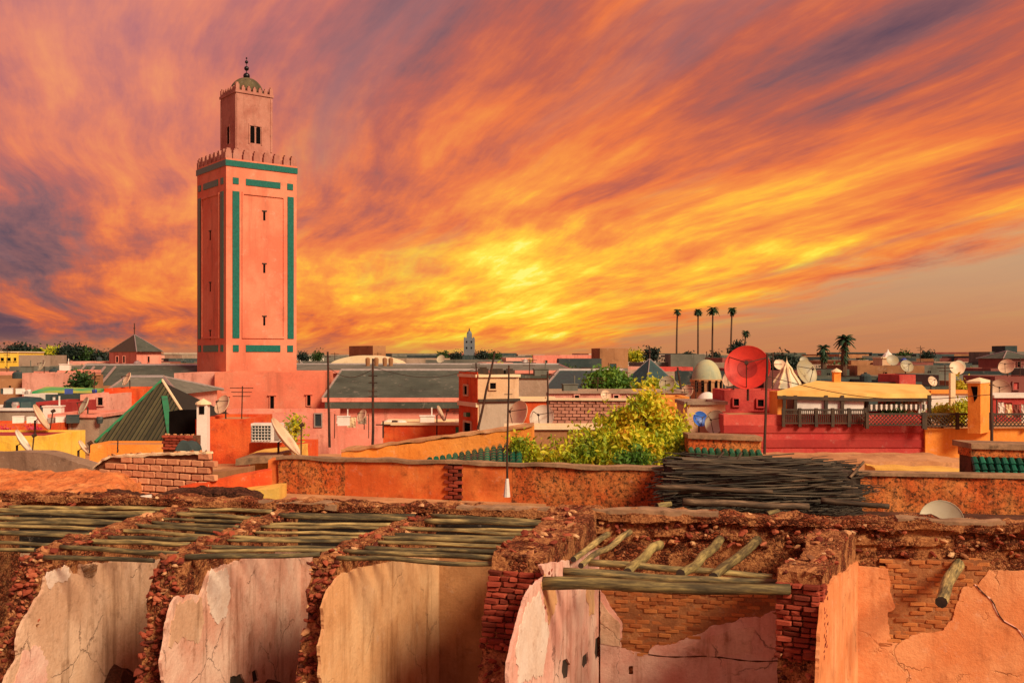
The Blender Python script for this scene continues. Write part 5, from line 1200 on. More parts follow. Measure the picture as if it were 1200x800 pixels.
# small orange shed
sh = house('shed', 'low orange shed with dishes and junk on its flat roof', 'shed', frontplan(449, 540, 33, 2.5), zof(498, 33), 'vermilion', parapet=.08, cap='cream')
m = MB(); m.box(*sorted((P(534, 0, 33).x, P(539, 0, 33).x)), K * 33 - .03, K * 33 + .0, zof(512, 33), zof(500, 33)); m.build('green_door', M['green_edge'], sh['o'])
for i, x in enumerate((456, 463, 470)):
    m = MB(); c = P(x, 496.5, 33.6); m.lathe(c, [(.001, -.15), (.22, -.15), (.26, .05), (.18, .14), (.001, .16)], 10); tag(m.build('pot', M['white' if i != 1 else 'iron']), ['white round pot at the left end of the orange shed roof', 'dark round pot between two white ones on the shed roof', 'white round pot third along on the orange shed roof'][i], 'pot')
m = MB(); m.obox(P(449, 503, 32.6), (.03, 0, 0), (0, .03, 0), (0, 0, .35)); m.obox(P(449, 497.5, 32.7), (.3, 0, 0), (0, .05, 0), (0, 0, .02)); tag(m.build('bracket', M['iron']), 'black iron bracket at the left end of the shed', 'bracket')
# beige rooftop house with narrow red face
rp = rotplan(560, 30, 538, 608, math.radians(22))
h = house('rooftop_house', 'rooftop house with narrow red side and beige upper storey', 'house', rp, zof(442, 30), 'beige', parapet=.1, wins=[(577, 452, 7, 7), (547, 457, 4, 10, 'L'), (549, 501, 8, 12, 'L')], cap='cream')
o = h['o']; pl = Plane(rp[3], rp[0])
m = MB(); m.obox(pl.pt(pl.L / 2, zof(470, 30) - 1.1, .004), pl.t * (pl.L / 2 - .01), pl.n * .012, (0, 0, 2.2)); m.build('red_face', M['vermilion'], o)
m = MB(); m.obox(pl.pt(pl.L / 2, zof(474.5, 30), .03), pl.t * (pl.L / 2), pl.n * .05, (0, 0, .08)); m.build('white_band', M['cream'], o)
pf = Plane(rp[0], rp[1]); m = MB(); m.obox(pf.pt(pf.L / 2, zof(488, 30) - .3, .01), pf.t * (pf.L / 2 - .06), pf.n * .02, (0, 0, .9)); m.build('lower_wall', M['greybeige'], o)
m = MB(); m.obox(pf.pt(pf.L / 2, zof(469, 30), .06), pf.t * (pf.L / 2), pf.n * .09, (0, 0, .05)); m.build('ledge', M['dkwood'], o)
m = MB(); m.obox(pl.pt(pl.L * .55, zof(487, 30), .1), pl.t * .16, pl.n * .08, (0, 0, .08)); m.build('window_box', M['green_edge'], o)
for i, (x, w_, h_, lab) in enumerate(((566, 6, 5, 'dark tank lying on the beige rooftop house at left'), (583, 9, 4, 'flat dark crate on the beige rooftop house'), (597, 6, 4, 'small dark box at the right end of the beige rooftop house'))):
    m = MB(); a = P(x, 441, 30.8); w_ *= .016; h_ *= .03; m.obox(a + Vector((0, .3, h_)), (w_ * 2.2, 0, 0), (0, .25, 0), (0, 0, h_)); m.obox(a + Vector((0, .3, 2 * h_ + .03)), (w_ * 1.4, 0, 0), (0, .2, 0), (0, 0, .03)); tag(m.build('roof_crate', M['dkwood']), lab, 'crate')
house('rooftop_house', 'grey-pink block right of the beige rooftop house under a thin slab roof', 'house', frontplan(606, 643, 33, 3.5), zof(443, 33), 'taupe', parapet=.03, cap='slate')
house('building', 'low vermilion and cream wall behind two pale dishes', 'wall', frontplan(596, 650, 30.5, 2), zof(470, 30.5), 'vermilion', parapet=.06, cap='cream')
dish(609, 487, 17, 27, math.radians(232), .35, 'dish_beige', 'beige dish on the left of the pair beside the rooftop house')
dish(636, 490, 15, 26.5, math.radians(205), .35, 'dish_white', 'paler dish on the right of the pair beside the brick wall')
# distant pink brick wall
KW = Plane(XY(640, 28.5), XY(735, 28.2)); ko = empty('brick_wall', KW.pt(KW.L / 2, 0, -.1), 'pinkish brick wall with a pale coping left of the big tree', 'wall')
rough_block(8, 2, 3, lambda u, v, w: KW.pt(u * KW.L, (zof(469, 28.4)) * w, -.04 - .2 * v)).build('mortar', M['mortar'], ko)
z = zof(498, 28.4); r_ = 0
BL2 = [me.copy() for me in BLOCKS]; pm = varied('pink_brick', [(.36, .16, .11), (.52, .24, .17), (.60, .30, .21)], 5, .85, .4, .0, .6)
for me in BL2: me.materials[0] = pm
while z < zof(470, 28.4):
    x = .13 + (.13 if r_ % 2 else 0)
    while x < KW.L: place('brick', R.choice(BL2), KW.pt(x, z, -.03), ko, (0, 0, 0), (.255, .08, .098)); x += .275
    z += .115; r_ += 1
m = MB(); m.obox(KW.pt(KW.L / 2, zof(469, 28.4) + .04, -.1), KW.t * (KW.L / 2), KW.n * .18, (0, 0, .04)); m.build('coping', M['cream'], ko)
house('building', 'pink low building in front of the dark teal pyramid roof', 'house', frontplan(642, 806, 33, 3), zof(461, 33), 'pink2', parapet=.1, cap='taupe', wins=[(676, 466, 5, 6), (722, 466, 5, 6)])
house('building', 'orange wall block behind the big tree to its right', 'wall', frontplan(770, 808, 29, 2), zof(465, 29), 'orange', parapet=.06)
tree('tree', 'bright green tree in front of the dark hall roof', 'tree', 710, 436, 462, 40, 60, 'mid_leaf', 3600, .17, seed=10, lumps=9)
tree('tree', 'pale green low tree in front of the teal pyramid roof', 'tree', 766, 445, 462, 40, 60, 'lime_leaf', 1600, .15, seed=11)
# aerial masts
antenna(596, 428, 582, 17.6, 'tall black aerial mast on the orange parapet with a white footing', [(.90, 9, 5), (.78, 5, 0)], r=.022, base=.14, px2=594)
antenna(384, 412, 524, 30, 'thin aerial mast in front of the minaret block, leaning slightly', [(.95, 4, 3)], px2=386, r=.045)
antenna(437, 420, 521, 29, 'aerial mast with four crossed bars in front of the pink hall', [(.62, 5, 3), (.72, 6, 3), (.80, 6, 3), (.56, 5, 0)], r=.045)
antenna(580, 412, 503, 28, 'slanting mast leaning over the beige rooftop house', [(.72, 5, 3)], px2=560, r=.04)
antenna(642, 435, 500, 26, 'thin mast between the pale dishes and the brick wall', [(.93, 8, 4)], r=.03)
antenna(558, 425, 442, 30.5, 'small rooftop aerial on the left corner of the beige house', [(.7, 6, 3), (.9, 5, 3)], r=.03)
antenna(899, 414, 532, 22.0, 'black mast standing beside the red dish', [], px2=896, r=.035)
antenna(1162, 445, 520, 20.5, 'dark mast right of the orange chimney', [(.92, 4, 0)], r=.035)
antenna(794, 430, 470, 36, 'slanting pole right of the teal pyramid roof', [], px2=800, r=.05)
antenna(138, 515, 530, 22, 'short iron rod below the ribbed pyramid roof', [], r=.02)
# ================================================================ right: red house with pavilion
rh = house('red_house', 'crimson house wall running under the glazed roof pavilion', 'house', frontplan(848, 1084, 24, 2.2), zof(486, 24), 'red', parapet=.05, roof='dust')
o = rh['o']; pl = rh['pl']
for (y0, y1) in ((498, 507), (515, 524)):
    a, z0 = pl.sz(848, y0); b, _ = pl.sz(1083.5, y0); _, z1 = pl.sz(848, y1)
    m = MB(); m.obox(pl.pt((a + b) / 2, (z0 + z1) / 2, .012), pl.t * ((b - a) / 2), pl.n * .02, (0, 0, (z0 - z1) / 2)); m.build('dark_band', M['red_dark'], o)
house('upper_storey', 'crimson upper block with two dark square windows under the red dish', 'house', frontplan(849, 916, 26.0, 2), zof(457, 26.0), 'red', parapet=.08, wins=[(862.5, 471, 6, 8), (891, 472, 7, 8)])
ow = house('orange_wall', 'smooth bright orange wall under the dark lattice railing at right', 'wall', frontplan(1084.4, 1330, 23.9, 5), zof(502, 23.9), 'orange', parapet=.05)
house('building', 'orange wall corner glimpsed beside the pavilion door', 'wall', frontplan(911, 922, 24.5, 1.0), zof(459, 24.5), 'orange', parapet=.02)
def pavilion():
    D = 24.3; o = empty('roof_pavilion', P(1000, 498, D + 1.5), 'glazed roof terrace pavilion with broad yellow roof and white walls', 'pavilion')
    zf = zof(500, D); ze = zof(460, D); a, b, c = P(911, 458, D), P(1016, 461, D + .0), P(1091, 461, D + .5)
    r = MB(); d1 = Vector((0, 3.4, .55)); th_ = Vector((0, 0, -.14))
    top = [a, b, c, P(1080, 450.5, D + 2.6), P(957, 446, D + 3.0)]
    ridge = None
    r.add(top + [p + th_ for p in top], [(0, 1, 2, 3, 4), (9, 8, 7, 6, 5)] + [(i, 5 + i, 5 + (i + 1) % 5, (i + 1) % 5) for i in range(5)]); r.build('roof', M['awning'], o)
    for p, q in ((a, b), (b, c)):
        m = MB(); t = (q - p).normalized(); m.obox((p + q) / 2 + Vector((0, -.02, -.19)), (q - p) / 2, (0, .04, 0), (0, 0, .05)); m.build('fascia', M['dkwood'], o)
    n = 26
    for i in range(n):
        p = b + (c - b) * ((i + .5) / n); m = MB(); m.add([p + Vector((-.03, -.07, -.33)), p + Vector((.03, -.07, -.33)), p + Vector((.03, -.07, -.46)), p + Vector((0, -.07, -.52)), p + Vector((-.03, -.07, -.46)), *[p + v for v in (Vector((-.03, -.05, -.33)), Vector((.03, -.05, -.33)), Vector((.03, -.05, -.46)), Vector((0, -.05, -.52)), Vector((-.03, -.05, -.46)))]], [(0, 1, 2, 3, 4), (9, 8, 7, 6, 5)] + [(i_, 5 + i_, 5 + (i_ + 1) % 5, (i_ + 1) % 5) for i_ in range(5)]); m.build('valance_tab', M['white' if i % 2 else 'dkwood'], o)
    for x in (919, 932, 968, 987, 1016, 1089):
        p = P(x, 480, D + (.0 if x < 1000 else .2)); m = MB(); m.box(p.x - .045, p.x + .045, p.y - .045, p.y + .045, zf, ze - .08); m.build('post', M['dkwood'], o)
    m = MB(); p, q = P(922, 480, D + 1.0), P(1018, 480, D + 1.0); m.box(p.x, q.x, p.y, p.y + .12, zf - .3, ze - .15); m.build('back_wall', M['white'], o)
    for x0, x1 in ((934, 966), (970, 985), (989, 1012)):
        p, q = P(x0, 480, D + .06), P(x1, 480, D + .06); m = MB(); m.box(p.x, q.x, p.y - .02, p.y + .03, zf, ze - .1); f = m.build('glazed_panel', M['white_paint'], o)
    m = MB(); p, q = P(1030, 480, D + 1.4), P(1050, 480, D + 1.4); m.box(p.x, q.x, p.y, p.y + .1, zf, ze); m.build('red_panel', M['vermilion'], o)
    for i in range(10):
        p = P(1057 + i * 1.9, 480, D + .9); m = MB(); m.tube([Vector((p.x, p.y, zf)), Vector((p.x, p.y, ze - .1))], .028, 6); m.build('curtain_fold', M['brown' if i % 2 else 'beige'], o)
    for i in range(3):
        p = P(1076.5 + i * 3.2, 480, D + .8); m = MB(); m.tube([Vector((p.x, p.y, zf)), Vector((p.x, p.y, ze - .1))], .04, 7); m.build('curtain_fold', M['white_paint'], o)
    return zf
pavilion()
def railing(x0, x1, y0, y1, D, label, name, bars, posts, lattice=False):
    a, b = P(x0, y1, D), P(x1, y1, D); h = zof(y0, D) - a.z; o = empty(name, ((a.x + b.x) / 2, a.y, a.z), label, 'railing')
    for zz, w in ((h, .028), (.06, .02)) + (((h * .72, .014),) if not lattice else ()): m = MB(); m.obox((a + b) / 2 + Vector((0, 0, zz)), (b - a) / 2, (0, .03, 0), (0, 0, w)); m.build('rail', M['dkwood'], o)
    for i in range(bars):
        p = a + (b - a) * ((i + .5) / bars)
        m = MB(); m.box(p.x - .012, p.x + .012, p.y - .012, p.y + .012, p.z + .06, p.z + h); m.build('baluster', M['dkwood'], o)
    for i in range(posts + 1):
        p = a + (b - a) * (i / posts); m = MB(); m.box(p.x - .045, p.x + .045, p.y - .045, p.y + .045, p.z - .05, p.z + h + .05); m.build('post', M['dkwood'], o)
    if lattice:
        w = (b - a).length; m = MB(); n = int(w / .11)
        for i in range(n):
            for sgn in (1, -1):
                x = a.x + w * i / n; m.obox((x + sgn * h * .25 + .02, a.y + .01 + .012 * sgn, a.z + h / 2), (sgn * h * .42, 0, h * .42), (0, .006, 0), (-.008, 0, .008 * sgn))
        l = m.build('lattice', M['dkwood'], o)
    return o
railing(918, 1014, 480, 498, 23.9, 'black slim balustrade in front of the white pavilion wall', 'balustrade', 44, 5)
railing(1016, 1082, 485, 500, 23.7, 'dark lattice railing under the striped valance', 'lattice_railing', 0, 1, True)
railing(1084, 1160, 485, 501, 23.75, 'dark lattice railing in front of the yellow plants', 'lattice_railing', 0, 2, True)
railing(1162, 1330, 485, 501, 23.8, 'dark lattice railing at the right edge of the picture', 'lattice_railing', 0, 4, True)
tree('shrub', 'yellow flowering shrub behind the lattice railing', 'shrub', 1104, 470, 496, 24.6, 38, 'yellow_leaf', 1300, .08, seed=12)
tree('shrub', 'lime green shrub beside the orange chimney', 'shrub', 1127, 464, 497, 24.8, 28, 'lime_leaf', 1000, .08, seed=13)
tree('shrub', 'green shrub under the pavilion roof', 'shrub', 1045, 471, 492, 24.8, 24, 'green_leaf', 800, .08, seed=14)
tree('shrub', 'yellow small plant far right of the white post', 'shrub', 1123, 443, 462, 29, 14, 'yellow_leaf', 300, .09, seed=15)
# orange chimney tower
def ochim():
    D = 23.2; plan = rotplan(1149, D, 1134, 1161, math.radians(50)); o = empty('chimney', (plan[0].x, plan[0].y, zof(500, D)), 'tall orange chimney with dark vent hole and sloping cap', 'chimney')
    m = MB(); m.prism(plan, zof(508, D), zof(449, D)); m.build('shaft', M['orange'], o)
    c = sum(plan, Vector()) / 4; e = [p + (p - c).normalized() * .06 for p in plan]; m = MB(); z0 = zof(449, D) + .002
    m.add([(p.x, p.y, z0) for p in e] + [(p.x, p.y, z0 + .06) for p in e] + [(c.x, c.y, zof(442.5, D))], [(0, 3, 2, 1)] + [(i, (i + 1) % 4, 4 + (i + 1) % 4, 4 + i) for i in range(4)] + [(4 + i, 4 + (i + 1) % 4, 8) for i in range(4)]); m.build('cap', M['cream'], o)
    pl = Plane(plan[3], plan[0]); m = MB(); ps = [(.26, -.02), (.42, -.28), (.28 + .25, -.52), (.75, -.38), (.78, -.02)]; fr = [pl.pt(a_ * pl.L, z0 - .08 + b_ * .9, .015) for a_, b_ in ps]; bk = [pl.pt(a_ * pl.L, z0 - .08 + b_ * .9, -.02) for a_, b_ in ps]
    m.add(fr + bk, [tuple(range(5)), tuple(range(5, 10))[::-1]] + [(i, 5 + i, 5 + (i + 1) % 5, (i + 1) % 5) for i in range(5)]); m.build('vent_hole', M['black'], o)
ochim()
rd = dish(876, 432, 26, 25.2, math.radians(196), .30, 'dish_red', 'large red dish on the crimson upper block', mast=.25)
c_ = P(876, 432, 25.2); d_ = Vector((math.sin(math.radians(196)) * math.cos(.3), math.cos(math.radians(196)) * math.cos(.3), math.sin(.3)))
m = MB(); rr_ = 26 / F0 * 25.2; m.lathe(c_ + d_ * .012, [(rr_ * q, rr_ * .24 * q * q) for q in (.02, .2, .34, .44)], 24, 0, d_); m.build('centre_shadow', M['dish_shadow'], rd, True)  # shadow inside the dish, added as a darker disc
dish(943, 437, 15, 31, math.radians(150), .35, 'dish_grey', 'olive grey dish behind the white skylight lantern')
dish(1092, 447, 6, 33, math.radians(160), .4, 'dish_beige', 'small beige dish above the pavilion roof at right')
dish(820, 491, 9, 25.0, math.radians(165), .3, 'dish_blue', 'blue dish on the pinkish wall left of the crimson house', squash=.7)
dish(840, 495, 14, 24.6, math.radians(225), .3, 'dish_pale', 'pale green-grey dish turned away beside the blue dish')
dish(1172, 457, 12, 31, math.radians(210), .3, 'dish_beige', 'beige dish with a patterned face right of the orange chimney')
dish(806, 459, 8, 33, math.radians(225), .4, 'dish_beige', 'beige dish right of the teal pyramid roof')
dish(710, 463, 6, 32.5, math.radians(180), .5, 'dish_beige', 'small beige dish on the pink wall above the big tree', mast=.3)
eo_dish(734, 463, 741, 472, 29, 'small tilted beige dish on the wall right above the big tree', face=-1); eo_dish(1200, 428, 1196, 440, 60, 'pale dish at the right edge of the skyline', 'dish_white', face=-1)
# skylight lantern
c = XY(922, 28); o = empty('skylight', (c.x, c.y, zof(459, 28)), 'white and yellow glazed skylight lantern right of the red dish', 'skylight'); r8 = [17, 15, 7, 5.5, 1.5]; ys = [455, 448.5, 437, 432.5, 428]
m = MB(); m.lathe((c.x, c.y, 0), [(a_ / F0 * 28, zof(y, 28)) for a_, y in zip(r8, ys)], 8); m.build('glazing', plain('skylight_glass', (.70, .68, .50), .3, c2=(.42, .46, .34), sc=2), o)
for k in range(8):
    t = k / 8 * math.tau; m = MB(); m.tube([Vector((c.x + a_ / F0 * 28.4 * math.cos(t), c.y + a_ / F0 * 28.4 * math.sin(t), zof(y, 28) + .01)) for a_, y in zip(r8, ys)], .05, 5); m.build('rib', M['cream'], o)
m = MB(); m.lathe((c.x, c.y, zof(459, 28) - .1), [(.55, 0), (.55, .14), (.001, .15)], 8); m.build('kerb', M['cream'], o)
m = MB(); m.lathe((c.x, c.y, zof(429, 28)), [(.06, 0), (.10, .06), (.05, .12), (.015, .2), (.001, .34)], 8); m.build('finial', M['cream'], o)
# domes
def dome(px, yb, yt, D, w, label, mat, drum=None, wins=0, cat='dome', h=None, wmat='dust'):
    c = XY(px, D); r = w / 2 / F0 * D; H = zof(yt, D) - zof(yb, D); o = empty('dome', (c.x, c.y, 0), label, cat)
    m = MB(); m.lathe((c.x, c.y, zof(yb, D)), [(r * math.cos(u), H * math.sin(u)) for u in [i / 10 * math.pi / 2 for i in range(11)]], 28); m.build('cupola', M[mat], o, True)
    if drum: m = MB(); m.lathe((c.x, c.y, 0), [(r * 1.06, 0), (r * 1.06, zof(yb, D) - .001), (r * 1.12, zof(yb, D)), (r * 1.12, zof(yb, D) + .12), (r, zof(yb, D) + .13)], 20); m.build('drum', M[wmat], o)
    for i in range(wins):
        t = -math.pi / 2 + (i - (wins - 1) / 2) * .42; d = Vector((math.cos(t), math.sin(t), 0)); q = Vector((-d.y, d.x, 0)); m = MB(); m.obox(Vector((c.x, c.y, zof(yb + 5, D))) + d * r * 1.06, q * r * .09, d * .05, (0, 0, .3)); m.build('window', M['black'], o)
    m = MB(); m.tube([(c.x, c.y, zof(yt, D) - .05), (c.x, c.y, zof(yt, D) + .5 * D / 50)], .03 * D / 50, 5); m.build('finial', M['iron'], o)
dmat = plaster('verdigris_dome', (.34, .42, .32), (.52, .46, .24), (.12, .16, .13), .5, .7, .6); M['dome_green'] = dmat
dome(828, 447, 421, 42, 35, 'pale green-gold dome left of the red dish', 'dome_green', True, 5)
dome(829, 475, 459, 28.9, 27, 'small white dome above the pinkish wall', 'white', None)
house('building', 'pinkish wall block carrying the blue and grey-green dishes', 'house', frontplan(805, 850, 25.6, 2.0), zof(474, 25.6), 'beige', parapet=.06, cap='taupe')
# small tiled roof edge with brown stains
o = empty('tile_eave', P(850, 530, 19.8), 'small stained roof edge with scalloped dark tiles below the crimson wall', 'tiled roof')
a, b = P(806, 511, 19.6), P(893, 514, 19.4); m = MB(); m.obox((a + b) / 2 + Vector((0, .35, 0)), (b - a) / 2, (0, .4, 0), (0, 0, .05)); m.build('cap', M['coping'], o)
m = MB(); m.obox((a + b) / 2 + Vector((0, .3, -.22)), (b - a) / 2 * .985, (0, .28, 0), (0, 0, .165)); m.build('stained_band', M['orange_stained'], o)
for i in range(11): p = a + (b - a) * ((i + .5) / 11) + Vector((0, -.1, -.33)); m = MB(); m.tube([p + Vector((0, .35, .10)), p + Vector((0, -.05, -.08))], .072, 8); m.build('tile', M['green_tile'], o)
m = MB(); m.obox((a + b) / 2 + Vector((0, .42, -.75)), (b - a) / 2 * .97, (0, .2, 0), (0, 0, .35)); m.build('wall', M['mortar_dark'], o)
# green tiled awning at the right edge
o = empty('tile_awning', P(1200, 562, 17.9), 'green tiled awning under a stained dark cap at the right edge', 'tiled roof')
a, b = P(1136, 521, 17.9), P(1330, 526, 17.6); m = MB(); m.obox((a + b) / 2 + Vector((0, .4, -.02)), (b - a) / 2, (0, .5, 0), (0, 0, .06)); m.build('cap', M['coping'], o)
m = MB(); m.obox((a + b) / 2 + Vector((0, .3, -.17)), (b - a) / 2 * .99, (0, .34, 0), (0, 0, .09)); m.build('stained_band', M['orange_stained'], o)
n = 22
for i in range(n):
    p = a + (b - a) * ((i + .5) / n) + Vector((0, -.03, -.27)); q = p + Vector((0, -.22, -.42))
    for j in range(3):
        s0_, s1_ = p + (q - p) * (j / 3), p + (q - p) * ((j + 1.12) / 3); m = MB(); m.tube([s0_ + Vector((0, 0, -.01)), s1_ + Vector((0, -.02, .01))], [.060, .075], 8); m.build('tile', M['green_tile'], o)
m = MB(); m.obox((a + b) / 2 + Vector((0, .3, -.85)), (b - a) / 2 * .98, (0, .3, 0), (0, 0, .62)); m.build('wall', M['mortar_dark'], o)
# stepped screeds between crimson wall and the stack
ledge('roof_step', 'long dusty orange roof step below the crimson wall', (905, 540), (1135, 541), 21.5, 21.5, 2.6, .5, M['dust'], 'roof')
ledge('roof_step', 'roof strip coloured sunlit yellow right of the brushwood stack', (1026, 549), (1136, 553), 19.6, 19.4, 1.2, .4, M['dusty_or_sunlit_yellow'], 'roof')  # sunlight on this strip is put into its yellow colour
ledge('roof_step', 'brown roof edge right of the brushwood stack', (1020, 560), (1140, 564), 18.6, 18.4, .6, .4, M['brown'], 'roof')
ledge('roof_step', 'dusty orange strip under the green tiled awning', (1100, 566), (1300, 570), 17.4, 17.2, .5, .12, M['vermilion'], 'roof')
# ================================================================ skyline: named landmarks
house('brown_block', 'brown crenellated block on the skyline right of the far minaret', 'building', rotplan(703, 75, 693, 736, math.radians(18)), zof(408, 75), 'brown', parapet=.3, wins=[(718, 429, 8, 6)], wtype='teal_roof')
house('brown_block', 'brown and orange box building above the cream dome roof', 'building', rotplan(437, 95, 409, 452, math.radians(40)), zof(405, 95), 'brown', parapet=.3)
m = MB(); c = P(415, 424, 72); vs = []
for i in range(17):
    t = i / 16; x = c.x - 2.2 + 6.2 * t
    for j in range(2): vs.append((x, c.y + j * 7, c.z - .15 + .75 * math.sin(math.pi * t) ** .7)); 
    for j in range(2): vs.append((x, c.y + j * 7, c.z - 2.2))
f = []
for i in range(16):
    a = i * 4; f += [(a, a + 4, a + 5, a + 1), (a + 2, a + 3, a + 7, a + 6), (a, a + 2, a + 6, a + 4), (a + 1, a + 5, a + 7, a + 3)]
f += [(0, 1, 3, 2), (64, 66, 67, 65)]
m.add(vs, f); tag(m.build('vaulted_roof', M['cream']), 'long cream vaulted roof above the dark mosque hall', 'roof')
for i, x in enumerate((431, 441, 451, 458)):
    m = MB(); cc = P(x, 423, 66); m.lathe(cc, [(.15, -.6), (.2, 0), (.2, .2), (.08, .3), (.001, .3)], 9); tag(m.build('roof_vent', M['brown']), 'small brown round roof vent in front of the cream vaulted roof', 'roof vent', 'round roof vents')
# far minaret
def far_minaret():
    D = 330; c = XY(550, D); s = D / F0; o = empty('far_minaret', (c.x, c.y, 0), 'distant blue-grey minaret with small dome on the skyline', 'minaret'); w = 6.2 * s
    m = MB(); m.box(c.x - w, c.x + w, c.y - w, c.y + w, 0, zof(396, D)); m.build('shaft', M['hazed_stone'], o)
    m = MB(); m.box(c.x - w * .48, c.x + w * .48, c.y - w * .48, c.y + w * .48, zof(396, D), zof(391, D)); m.build('lantern', M['hazed_stone'], o)
    m = MB(); m.lathe((c.x, c.y, zof(391, D)), [(w * .46 * math.cos(u), w * .55 * math.sin(u)) for u in [i / 6 * math.pi / 2 for i in range(7)]], 12); m.build('dome', M['hazed_stone'], o)
    m = MB(); m.tube([(c.x, c.y, zof(389, D)), (c.x, c.y, zof(384.5, D))], [.5, .15], 6); m.build('finial', M['iron'], o)
    for i in range(5):
        m = MB(); x = c.x - w + w * 2 * (i + .5) / 5; m.box(x - w * .12, x + w * .12, c.y - w - .02, c.y - w + .6, zof(396, D), zof(395, D)); m.build('merlon', M['hazed_stone'], o)
    for z_ in (400, 407):
        for x in (-.45, .45): m = MB(); m.box(c.x + x * w - .25, c.x + x * w + .25, c.y - w - .15, c.y - w + .1, zof(z_ + 1.5, D), zof(z_ - .5, D)); m.build('window', M['black'], o)
far_minaret()
for i, (x, yt, D, lab, sc) in enumerate(((794, 362, 120, 'slender tall palm, leftmost of the four in a row', 1), (818, 362, 122, 'slender tall palm, second of the four from the left', .85), (835.5, 359, 118, 'slender tall palm, third of the four from the left', 1), (858, 360, 116, 'slender tall palm, rightmost of the four tall ones', 1.05), (874, 387, 125, 'shorter slender palm right of the four tall ones', .9))):
    palm(x, yt, 415, D, lab, .14, (.70 + .16 * (i % 3)) * sc, n=(44, 60, 36, 54, 40)[i], shag=(.0, .5, .3, .7, .4)[i])
palm(990, 392, 436, 55, 'broad dark shaggy palm above the pavilion roof', .24, .75, n=46, shag=1.6)
palm(965, 404, 436, 62, 'smaller dark palm left of the shaggy palm', .2, .6, n=30, shag=.8)
tree('tree', 'round dark tree behind the red dish and olive grey dish', 'tree', 918, 416, 440, 60, 40, 'dark_leaf', 3200, .2, seed=20)
tree('tree', 'small dark tree left of the red dish under the short palm', 'tree', 864, 400, 420, 90, 12, 'dark_leaf', 1100, .22, seed=21)
tree('tree', 'dark tree with pointed top right of the teal pyramid', 'tree', 763, 408, 424, 90, 14, 'dark_leaf', 1100, .22, seed=22)
tree('tree', 'orange-green tree right behind the brown crenellated block', 'tree', 745, 412, 424, 95, 22, 'lime_leaf', 1200, .24, seed=23)
for i, (x, y, w, mt) in enumerate(((14, 402, 16, 'dark_leaf'), (28, 402, 14, 'dark_leaf'), (45, 407, 16, 'green_leaf'), (60, 406, 14, 'lime_leaf'), (78, 400, 20, 'dark_leaf'), (92, 404, 18, 'dark_leaf'), (103, 408, 14, 'green_leaf'), (118, 412, 14, 'dark_leaf'))):
    tree('tree', ['dark round tree on the skyline at the far left', 'small dark tree second from the left edge', 'green low tree above the grey block house', 'bright lime tree right of the grey block house', 'tall dark tree in the left skyline clump', 'dark spreading tree left of the pink pavilion', 'low green tree near the pink pavilion', 'small dark tree touching the pink pavilion'][i], 'tree', x, y + 3, 424, 95, w, mt, 1500, .26, seed=30 + i)
for i, (x, y, w) in enumerate(((520, 412, 18), (535, 412, 18), (565, 411, 22), (580, 413, 18), (806, 413, 12), (838, 413, 10), (1060, 411, 16), (1086, 411, 18), (355, 413, 14), (372, 412, 14))):
    tree('tree', 'small dark green tree on the far skyline, ' + ['left of the distant minaret', 'touching the left side of the distant minaret', 'right of the distant minaret', 'second right of the distant minaret', 'between the two leftmost tall palms', 'at the foot of the third tall palm', 'above the pavilion roof edge', 'left of the small far beige dish', 'just right of the great minaret', 'second right of the great minaret'][i], 'tree', x, y + 2, 421, 150, w * .8, 'dark_leaf' if i % 3 else 'green_leaf', 700, .30, seed=50 + i)
# cream house with small sign-like gable and roofs at right
house('building', 'small beige turret house with pointed top right of the shaggy palm', 'house', frontplan(1034, 1047, 60, 2), zof(420, 60), 'beige', parapet=.1, cap='cream')
m = MB(); c = P(1040.5, 420, 61); m.lathe(c, [(.55, 0), (.3, .35), (.12, .5), (.001, .75)], 8); tag(m.build('white_cupola', M['white']), 'white pointed cupola on the small beige turret house', 'cupola')
chimney(981.5, 430, 446, 27, 8, 'plain orange chimney above the yellow pavilion roof', 'orange', False, 'cream')
house('building', 'white low wall behind the yellow flowering shrub', 'wall', frontplan(1090, 1140, 27, 1), zof(461, 27), 'white', parapet=.06, cap='orange')
m = MB(); p = P(1117, 470, 26); m.box(p.x - .08, p.x + .08, p.y, p.y + .15, zof(495, 26), zof(437, 26)); tag(m.build('wall_post', M['cream']), 'upright cream post left of the orange chimney', 'post')
house('building', 'crimson house block above the pavilion roof', 'house', frontplan(1054, 1073, 40, 3), zof(439, 40), 'red', parapet=.1)
pyramid('pavilion', 'dark double-tiered house with hipped roof at the right end of the skyline', 1176, 1215, 420, 1196, 411, 72, 5, 'maroon', 'slate', wins=[(1183, 427, 4, 6), (1194, 427, 4, 6)], finial=False)
house('building', 'blue-grey block crowning the right end of the skyline', 'house', frontplan(1160, 1212, 84, 5), zof(412, 84), 'slate2', parapet=.2)
house('building', 'small dark block above the blue-grey one at the right', 'house', frontplan(1178, 1192, 83, 3), zof(405, 83), 'darkteal', parapet=.2)
house('building', 'crimson house with pale door at the right edge', 'house', frontplan(1166, 1230, 33, 3), zof(441, 33), 'maroon', parapet=.1, wins=[(1190, 452, 6, 8)], wtype='red')
house('building', 'dark crimson low house above the lattice railing at the right edge', 'house', frontplan(1164, 1260, 27, 2), zof(466, 27), 'red_dark', parapet=.08, cap='white', wins=[(1180, 474, 10, 5)], wtype='red')
house('building', 'red long house behind the teal pyramid roof at right', 'house', frontplan(768, 812, 62, 4), zof(430, 62), 'red', parapet=.15)
house('building', 'pink long house right of the distant minaret', 'house', frontplan(625, 700, 80, 5), zof(416, 80), 'pink', parapet=.2, wins=[(640, 424, 3, 4), (655, 424, 3, 4)])
house('building', 'blue-roofed flat house left of brown crenellated block', 'house', frontplan(655, 705, 70, 4), zof(420, 70), 'darkteal', parapet=.1)
